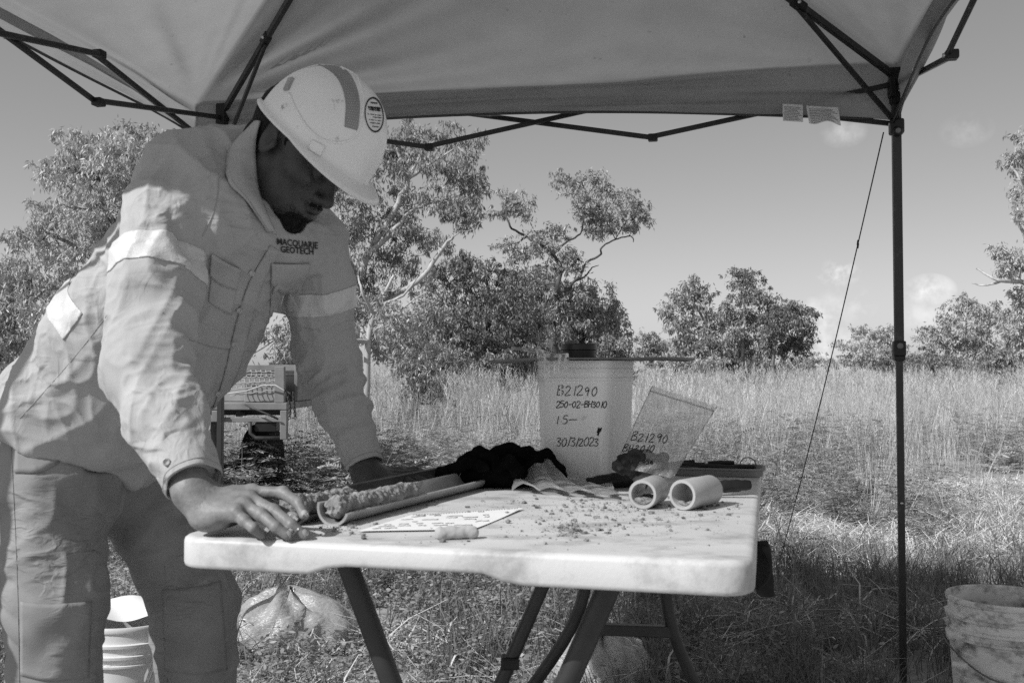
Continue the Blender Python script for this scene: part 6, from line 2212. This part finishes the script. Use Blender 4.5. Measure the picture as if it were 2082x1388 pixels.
def tree(name, label, Y, limbs, clumps, leafm, barkm, seed, leaf_l=.13, leaf_w=.030, dens=1.0, droop=1.2, group='gum trees across the field', depth=.8, base_px=None, twigs=3, r0=None, tight=.5):
    r = np.random.default_rng(seed); rr = random.Random(seed)
    k = Y / F
    cl = []
    for c in clumps:
        px, py, rx, ry = c[:4]
        yo = Y + r.normal() * .45 * (rx + ry) * k * depth
        cl.append((at(px, py, yo), rx * k, ry * k))
    cx = np.mean([c[0] for c in clumps]); cy = np.mean([c[1] for c in clumps])
    if not limbs:
        bx = base_px if base_px is not None else cx
        limbs = [[(bx, 0), (bx * .9 + cx * .1, (cy + 3 * HOR) / 4), (cx * .6 + bx * .4, cy)]]
    skel = []      # points with radius for attaching twigs
    parts = []
    g = None
    for li, lb in enumerate(limbs):
        pts = []
        for q, (px, py) in enumerate(lb):
            yo = Y + (rr.uniform(-.35, .35) if q else 0) * (1 if li else .3)
            if py == 0:
                p = at(px, HOR, Y); p[2] = -.05
            else: p = at(px, py, yo)
            pts.append(p)
        if li: 
            # start on the parent limb
            j = min(skel, key=lambda s: np.linalg.norm((s[0] - pts[0])[[0, 2]]))
            pts[0] = j[0]; ra = j[1] * .8
        else:
            H_ = pts[-1][2] - pts[0][2]
            ra = r0 if r0 else max(.05, .014 * H_ + .03)
        P = smooth_line(pts, 5) if len(pts) > 2 else np.array(pts)
        P = P + r.normal(0, ra * .18, P.shape) * (np.arange(len(P)) > 0)[:, None]
        rad = np.linspace(ra, ra * (.35 if li == 0 else .28), len(P))
        parts.append(tube_vf(P, rad, 8))
        skel += list(zip(P, rad))
    SK = np.array([s[0] for s in skel])
    twig_parts = []
    for c, rx, rz in cl:
        w_ = np.linalg.norm((SK - c) * np.array([1, .7, 1.0]), axis=1) + .6 * np.maximum(0, SK[:, 2] - c[2])
        j = int(np.argmin(w_))
        a, ra = skel[j]
        ra = min(ra * .6, .05 + .015 * np.linalg.norm(c - a))
        m_ = (a + c) / 2 + r.normal(0, .10, 3) * np.linalg.norm(c - a) + np.array([0, 0, -.06 * np.linalg.norm(c - a)])
        P = smooth_line([a, m_, c], 5)
        parts.append(tube_vf(P, np.linspace(ra, max(.008, ra * .35), len(P)), 6))
        for _ in range(twigs):
            e = c + r.normal(0, .55, 3) * np.array([rx, (rx + rz) / 2 * depth, rz])
            s = P[rr.randint(len(P) // 2, len(P) - 1)]
            m2 = (s + e) / 2 + r.normal(0, .12, 3) * np.linalg.norm(e - s)
            parts.append(tube_vf(smooth_line([s, m2, e], 3), np.linspace(max(.008, ra * .4), .004, 7), 4))
    t = thing(name, (parts[0][0][0][0], Y, 0), label, 'tree', group)
    V, Fc = merge_vf(parts)
    mk('trunk', V, Fc, barkm, t)
    Cs, Ds = [], []
    for c, rx, rz in cl:
        ry = (rx + rz) / 2 * depth
        area = rx * rz
        nsub = max(6, int(20 * dens))
        sub = r.normal(0, .62, (nsub, 3)); ln_ = np.linalg.norm(sub, axis=1); sub *= np.minimum(1, 1.15 / np.maximum(ln_, 1e-6))[:, None]
        sr_ = r.uniform(.08, .32, nsub)
        far_ = r.random(nsub) < .28; sub[far_] *= 1.5; sr_[far_] *= .55
        nl = int(dens * area * 25 / (leaf_l * leaf_w)) + 30
        pick = r.integers(0, nsub, nl)
        loc = sub[pick] + r.normal(0, 1, (nl, 3)) * sr_[pick][:, None] * np.array([.85, .85, 1.15])
        Cs.append(c + loc * np.array([rx, ry, rz]))
        dd = r.normal(0, .7, (nl, 3)); dd[:, 2] -= droop
        Ds.append(dd)
    C_ = np.concatenate(Cs); D_ = np.concatenate(Ds); n = len(C_)
    V, Q = leaves_vf(C_, D_, r.normal(0, 1, (n, 3)), leaf_l * r.uniform(.6, 1.25, n), leaf_w * r.uniform(.7, 1.3, n))
    mk('crown', V, Q, leafm, t, False)
    return n
nleaf = 0
# behind the worker, left
nleaf += tree('gum_tree', 'broad leafy gum tree rising behind the worker\'s back', 15, [[(250, 0), (240, 640), (225, 480), (200, 360)], [(235, 560), (150, 500), (90, 470)], [(228, 500), (290, 420), (320, 340)], [(238, 620), (120, 600), (40, 590)]],
     [(158, 278, 38, 26), (225, 305, 45, 32), (188, 330, 45, 30), (100, 345, 28, 22), (150, 365, 50, 35), (215, 372, 55, 40), (170, 425, 50, 32), (105, 440, 42, 32), (60, 490, 36, 24), (120, 500, 55, 36), (195, 480, 50, 40), (30, 478, 24, 16), (60, 560, 60, 36), (10, 615, 50, 40), (85, 640, 70, 45), (140, 575, 50, 36), (20, 690, 60, 36), (280, 335, 45, 36), (130, 320, 22, 16), (-40, 560, 50, 60), (-30, 660, 60, 50), (160, 690, 80, 40), (260, 560, 80, 60), (270, 440, 60, 50), (340, 420, 60, 60)],
     M_leafp, M_bark, 3, .092, .024, 1.25)
nleaf += tree('gum_tree', 'thin open gum tree with fine twigs between the worker\'s shoulder and the canopy edge', 17, [[(330, 0), (330, 500), (320, 380), (300, 290)], [(325, 400), (370, 330), (400, 290)], [(322, 380), (280, 300), (262, 255)]],
     [(262, 258, 22, 18), (290, 280, 30, 22), (330, 275, 30, 18), (360, 300, 32, 22), (400, 290, 35, 22), (310, 310, 40, 24), (270, 300, 22, 20)], M_leafp, M_barkp, 5, .085, .022, .5, twigs=8)
nleaf += tree('gum_tree', 'dark dense gum tree at the left margin low behind the worker', 19, None, [(5, 540, 32, 20), (-20, 590, 50, 40), (30, 600, 40, 40), (0, 660, 60, 40), (60, 700, 60, 36), (-60, 690, 60, 50)], M_leafd, M_barkd, 7, .10, .027, 1.2, base_px=0)
# tall pale-limbed tree right of the worker's head
nleaf += tree('gum_tree', 'tall spreading gum with pale leaning limbs right of the hard hat', 18, [[(712, 0), (722, 640), (730, 580), (746, 520), (792, 450), (828, 365), (805, 300)], [(746, 520), (800, 470), (835, 430), (892, 408)], [(724, 640), (800, 600), (850, 572), (898, 508), (925, 480)], [(828, 365), (880, 330), (930, 300)], [(730, 580), (700, 500), (690, 420)], [(828, 365), (870, 290), (890, 262)]],
     [(760, 300, 50, 34), (835, 275, 60, 24), (900, 272, 42, 22), (962, 308, 34, 32), (940, 345, 38, 30), (872, 335, 50, 34), (806, 345, 45, 40), (742, 392, 45, 45), (822, 415, 60, 32), (900, 405, 42, 26), (962, 385, 34, 30), (935, 440, 40, 24), (855, 465, 50, 24), (775, 480, 55, 32), (720, 470, 36, 45), (885, 495, 34, 18), (802, 530, 45, 28), (735, 560, 36, 40), (765, 600, 45, 32), (838, 556, 34, 22), (968, 420, 22, 22), (690, 360, 40, 50)],
     M_leaf, M_barkp, 11, .108, .023, .85, droop=1.5, twigs=4)
nleaf += tree('scrub_tree', 'twiggy half-dead scrub with bare pale branches beside the worker\'s far arm', 12.5, [[(742, 0), (748, 690), (770, 620), (800, 560)], [(748, 690), (720, 640), (705, 600)], [(750, 680), (800, 650), (850, 640)], [(760, 640), (735, 590), (728, 560)], [(748, 700), (700, 690), (660, 640), (620, 600)], [(790, 650), (840, 610), (880, 590)], [(700, 690), (640, 700), (590, 680)], [(770, 620), (820, 600), (850, 560)]],
     [(740, 640, 45, 40), (800, 640, 55, 40), (770, 700, 60, 36), (840, 690, 55, 36), (700, 690, 50, 40), (870, 640, 40, 32), (620, 670, 50, 40), (560, 690, 50, 40), (650, 610, 40, 40)], M_leaf, M_barkp, 13, .075, .017, .75, twigs=14, r0=.05)
nleaf += tree('gum_tree', 'dark bushy gum tree filling the gap left of the twisted tree', 24, [[(985, 0), (990, 690), (1000, 620), (985, 560)], [(992, 680), (930, 640), (900, 600)], [(995, 650), (1050, 610), (1080, 580)]],
     [(930, 560, 45, 32), (980, 600, 52, 40), (900, 620, 45, 42), (958, 660, 62, 42), (1040, 585, 45, 32), (1042, 650, 55, 42), (890, 690, 55, 34), (1000, 710, 58, 26), (1062, 700, 48, 28), (945, 535, 28, 18), (1000, 545, 30, 20), (920, 730, 60, 22), (870, 745, 50, 30), (960, 760, 60, 26), (1040, 755, 50, 26)], M_leafd, M_barkd, 17, .12, .031, 1.3)
nleaf += tree('gum_tree', 'dark rounded gum tree behind the tin, right of the twisted trunk', 27, [[(1180, 0), (1185, 690), (1200, 640), (1210, 600)], [(1186, 680), (1230, 660), (1255, 650)], [(1184, 690), (1150, 650), (1120, 630)]],
     [(1180, 605, 42, 30), (1228, 620, 36, 38), (1250, 668, 30, 36), (1190, 680, 55, 34), (1125, 700, 45, 26), (1222, 705, 40, 26), (1160, 650, 40, 34), (1105, 640, 36, 34), (1262, 700, 18, 22), (1090, 720, 40, 16)], M_leafd, M_barkd, 19, .13, .033, 1.3)
nleaf += tree('gum_tree', 'tall gum with twisted pale limbs and open crown above the pail', 26, [[(1128, 0), (1128, 680), (1138, 610), (1156, 585)], [(1138, 612), (1134, 583), (1140, 547), (1120, 515), (1072, 483), (1037, 460), (1030, 425)], [(1122, 518), (1130, 512), (1152, 491), (1179, 476), (1187, 444), (1192, 404), (1215, 370)], [(1156, 587), (1168, 571), (1181, 559), (1191, 535), (1219, 519), (1223, 503), (1251, 487), (1282, 480), (1288, 492)], [(1168, 571), (1192, 560), (1202, 545), (1216, 540)], [(1251, 487), (1240, 460), (1245, 430)], [(1251, 487), (1270, 455), (1295, 430)], [(1188, 440), (1170, 410), (1150, 375)], [(1072, 483), (1050, 495), (1035, 492)], [(1187, 444), (1225, 430), (1262, 420)]],
     [(1145, 362, 24, 14), (1168, 385, 28, 20), (1215, 362, 26, 17), (1192, 398, 32, 18), (1238, 388, 22, 16), (1262, 418, 32, 20), (1300, 418, 20, 17), (1292, 448, 24, 17), (1238, 440, 32, 14), (1205, 452, 22, 20), (1262, 462, 30, 10), (1045, 402, 30, 18), (1062, 428, 25, 20), (1020, 430, 16, 12), (1002, 436, 12, 9), (1100, 478, 36, 17), (1132, 468, 26, 15), (1090, 505, 32, 16), (1165, 518, 20, 14), (1150, 532, 20, 18), (1035, 500, 26, 13), (1108, 540, 26, 15), (1050, 520, 26, 14), (1172, 545, 14, 11), (1180, 430, 18, 14), (1095, 600, 36, 26), (1165, 612, 36, 26), (1130, 650, 46, 28), (1075, 565, 30, 20), (1215, 425, 22, 14), (1280, 395, 18, 12), (1128, 505, 18, 12), (1310, 440, 12, 10), (1225, 470, 18, 10)],
     M_leaf, M_barkd, 23, .125, .032, .95, twigs=5, r0=.15, depth=.6)
# middle distance, right of centre
nleaf += tree('gum_tree', 'gum tree with an open lopsided top, left of the trio beyond the sample bag', 42, [[(1440, 0), (1446, 690), (1425, 640), (1400, 600)], [(1440, 700), (1390, 690), (1370, 660)]],
     [(1405, 575, 20, 14), (1430, 592, 22, 14), (1385, 602, 22, 12), (1368, 626, 26, 16), (1420, 622, 26, 16), (1380, 660, 36, 20), (1440, 650, 34, 24), (1420, 690, 40, 20), (1460, 700, 36, 20), (1378, 700, 36, 16), (1410, 725, 50, 14)], M_leaf, M_bark, 29, .20, .056, 1.3)
nleaf += tree('gum_tree', 'tallest upright gum of the trio beyond the sample bag', 44, [[(1510, 0), (1510, 690), (1515, 640), (1510, 580)], [(1512, 700), (1540, 660), (1550, 640)]],
     [(1500, 557, 22, 11), (1530, 562, 18, 12), (1512, 586, 32, 17), (1532, 610, 32, 18), (1490, 622, 28, 20), (1540, 642, 36, 20), (1500, 662, 38, 24), (1522, 700, 42, 24), (1480, 720, 40, 16), (1560, 715, 36, 18)], M_leaf, M_barkp, 31, .20, .056, 1.3)
nleaf += tree('gum_tree', 'dense round-topped gum at the right of the trio', 43, [[(1570, 0), (1575, 700), (1590, 660), (1600, 630)]],
     [(1590, 622, 36, 16), (1625, 640, 28, 18), (1600, 660, 42, 24), (1640, 672, 18, 18), (1592, 695, 38, 20), (1622, 702, 28, 16), (1575, 660, 26, 24)], M_leafd, M_bark, 37, .20, .056, 1.4)
nleaf += tree('bush', 'small dark bush between the pail and the trio of gums', 48, None, [(1320, 690, 22, 14), (1340, 706, 28, 15), (1305, 716, 18, 14), (1330, 735, 36, 12)], M_leafd, M_barkd, 41, .18, .052, 1.3, base_px=1325)
nleaf += tree('gum_tree', 'distant spreading gum seen through the guy line, left of the canopy leg', 58, [[(1775, 0), (1775, 720), (1778, 700), (1780, 680)]], [(1745, 672, 16, 10), (1780, 684, 28, 13), (1800, 672, 20, 10), (1720, 702, 24, 11), (1770, 710, 34, 15), (1810, 705, 22, 14), (1730, 735, 44, 12), (1790, 735, 40, 12)], M_leaf, M_bark, 43, .19, .058, 1.2)
nleaf += tree('bush', 'low far bush on the skyline right of the trio of gums', 60, None, [(1640, 732, 36, 12), (1680, 736, 36, 10), (1655, 722, 16, 8)], M_leaf, M_barkd, 47, .19, .058, 1.2, base_px=1655)
nleaf += tree('gum_tree', 'wide hazy gum tree right of the canopy leg', 46, [[(1965, 0), (1965, 710), (1965, 660), (1970, 620)], [(1965, 700), (1920, 680), (1900, 670)]], [(1960, 614, 26, 12), (1990, 632, 32, 14), (1930, 642, 28, 14), (2020, 642, 28, 16), (1960, 666, 42, 18), (1900, 682, 38, 16), (2000, 692, 42, 24), (1940, 712, 48, 20), (1882, 722, 42, 17), (1862, 737, 36, 12), (2030, 720, 40, 20)], M_leafp, M_bark, 53, .20, .056, 1.1)  # pale leaves put the distance haze into this crown's colour
nleaf += tree('gum_tree', 'tall nearer gum cut off by the right edge of the picture', 22, [[(2120, 0), (2118, 640), (2105, 540), (2098, 440), (2105, 330)], [(2105, 540), (2080, 470), (2058, 440)], [(2110, 590), (2075, 573), (2030, 570), (1985, 545)], [(2098, 440), (2070, 360), (2050, 330)], [(2030, 570), (2000, 580), (1975, 575)]],
     [(2078, 275, 20, 12), (2048, 332, 20, 14), (2072, 312, 22, 14), (2078, 392, 20, 26), (2095, 430, 30, 26), (2052, 520, 30, 20), (2078, 545, 34, 20), (2042, 548, 16, 12), (2072, 602, 22, 16), (2064, 655, 32, 32), (2090, 695, 36, 46), (2110, 350, 36, 45), (2125, 480, 36, 55), (2130, 600, 40, 50)], M_leaf, M_barkp, 59, .11, .03, 1.3)

nleaf += tree('gum_tree', 'broad dark gum standing behind the others, joining them into one mass', 30, [[(1080, 0), (1085, 700), (1080, 640)], [(1084, 690), (1000, 660), (960, 640)]],
     [(1000, 640, 50, 36), (1060, 610, 50, 36), (1100, 580, 40, 28), (1130, 640, 45, 36), (1070, 670, 60, 40), (960, 690, 60, 36), (1150, 690, 60, 34), (1210, 650, 45, 34), (880, 660, 50, 44), (1010, 730, 70, 26), (1120, 735, 70, 22)], M_leafd, M_barkd, 71, .17, .045, 1.1)
# understorey along the tree line
for i, (bx_, by_, w_, h_, Yb, mm, lab) in enumerate([
    (905, 735, 60, 26, 22, M_leafd, 'dark bush at the foot of the bushy gum, left of the pail'),
    (985, 745, 60, 18, 23, M_leaf, 'low bush below the bushy gum, touching the tall grass'),
    (1075, 738, 50, 22, 25, M_leafd, 'dark bush hidden partly by the board\'s left end'),
    (1240, 738, 45, 20, 27, M_leafd, 'dark bush under the rounded gum beside the tin'),
    (1400, 742, 60, 16, 41, M_leaf, 'low bush at the foot of the lopsided gum'),
    (1490, 744, 60, 15, 42, M_leafd, 'dark low bush at the foot of the tallest gum of the trio'),
    (1580, 740, 55, 18, 42, M_leafd, 'dark low bush under the round-topped gum'),
    (1850, 738, 50, 16, 45, M_leafd, 'low bush directly behind the canopy leg'),
    (1945, 742, 70, 16, 44, M_leafd, 'wide low bush below the hazy gum'),
    (2045, 735, 50, 24, 30, M_leafd, 'bush below the gum at the right edge of the picture'),
    (845, 730, 50, 34, 14, M_leaf, 'shaggy bush in the tall grass right of the worker\'s far elbow'),
    (640, 745, 70, 40, 13, M_leaf, 'shaggy shrub seen between the worker\'s arms behind the trailer')]):
    rb = random.Random(i)
    gy = min(HOR + .35 / Yb * F, 800)
    cl_ = [(bx_ + rb.uniform(-1, 1) * w_, by_ - h_ * .7 + (gy - by_ + h_ * .7) * rb.random(), w_ * rb.uniform(.35, .6), h_ * rb.uniform(.5, .8)) for _ in range(9)]
    nleaf += tree('bush', lab, Yb, None, cl_, mm, M_barkd, 200 + i, .0036 * Yb + .02, .0011 * Yb + .006, 1.2, base_px=bx_, group='bushes along the tree line')

# ---------------------------------------------------------------- individual plants near the table
def plant(name, base, label, h, nst, nleaf_, ll, lw, seed, m, lean=.4, pinn=False):
    r = random.Random(seed)
    t = thing(name, base, label, 'plant')
    st, lv = [], []
    for _ in range(nst):
        az = r.uniform(0, 6.28); ln = r.uniform(.1, lean) * h
        d = np.array([math.cos(az), math.sin(az), 0]); hh = h * r.uniform(.6, 1)
        P = [base + d * ln * q * q + np.array([0, 0, hh * q]) for q in np.linspace(0, 1, 6)]
        st.append(tube_vf(P, np.linspace(.0028, .0012, 6), 5))
        for k in range(nleaf_):
            q = .25 + .75 * k / (nleaf_ - 1)
            p = base + d * ln * q * q + np.array([0, 0, hh * q])
            fa = r.uniform(0, 6.28); fd = nrm([math.cos(fa), math.sin(fa), r.uniform(-.2, .5)])
            if pinn:
                sd2 = np.cross(fd, [0, 0, 1.0]); L_ = r.uniform(.06, .12)
                for j in range(8):
                    pp = p + fd * L_ * (j + 1) / 8
                    for s in (-1, 1): lv.append(leaf(pp, sd2 * s + fd * .5 + np.array([0, 0, r.uniform(-.4, .1)]), np.array([0, 0.2, 1.0]), ll, lw))
            else: lv.append(leaf(p, fd, np.array([r.gauss(0, .4), r.gauss(0, .4), 1.0]), ll * r.uniform(.7, 1.2), lw))
    mk('stem', *merge_vf(st), m, t); mk('foliage', *merge_vf(lv), m, t, False)
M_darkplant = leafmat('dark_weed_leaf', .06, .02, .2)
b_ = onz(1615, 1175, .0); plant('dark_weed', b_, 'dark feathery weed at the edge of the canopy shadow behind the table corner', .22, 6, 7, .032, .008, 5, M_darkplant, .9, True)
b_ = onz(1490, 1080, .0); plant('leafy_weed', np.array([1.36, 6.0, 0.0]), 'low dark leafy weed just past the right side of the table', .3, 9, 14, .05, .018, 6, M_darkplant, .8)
b_ = at(258, 1380, 2.38); b_[2] = 0.0
plant('sprig', b_, 'slender leafy sprig growing in front of the white bucket', .36, 5, 9, .05, .011, 12, M_fern, .35)
# long loose straws catching the sun on the right
def straw(px0, py0, px1, py1, Y, dz, label, i):
    a, b = at(px0, py0, Y), at(px1, py1, Y + .15)
    P = [a + (b - a) * t + np.array([0, 0, .02 * math.sin(math.pi * t)]) for t in np.linspace(0, 1, 7)]
    top('grass_stalk', *tube_vf(P, np.linspace(.0032, .0014, 7), 5), M_straw, a * np.array([1, 1, 0]), label=label, cat='grass stalk', group='long dry stalks on the right')
LAB = ['long pale stalk leaning left, leftmost but one right of the canopy leg', 'long pale stalk leaning left across the straw heap, the longest one', 'short pale stalk standing nearly upright on the straw heap', 'pale stalk leaning right, nearest the picture\'s right edge', 'pale stalk leaning right low in front of the straw heap', 'short pale stalk leaning left closest to the canopy leg']
for i, s in enumerate([(1955, 1095, 1885, 1040, 5.9), (1990, 1090, 1910, 1035, 6.0), (1985, 1085, 2003, 1040, 6.0), (2010, 1110, 2072, 1050, 5.8), (1985, 1130, 2040, 1070, 5.6), (1940, 1080, 1895, 1045, 6.1)]):
    straw(*s[:4], s[4], 0, LAB[i], i)
import sys; sys.stderr.write('leaves %d\n' % nleaf)
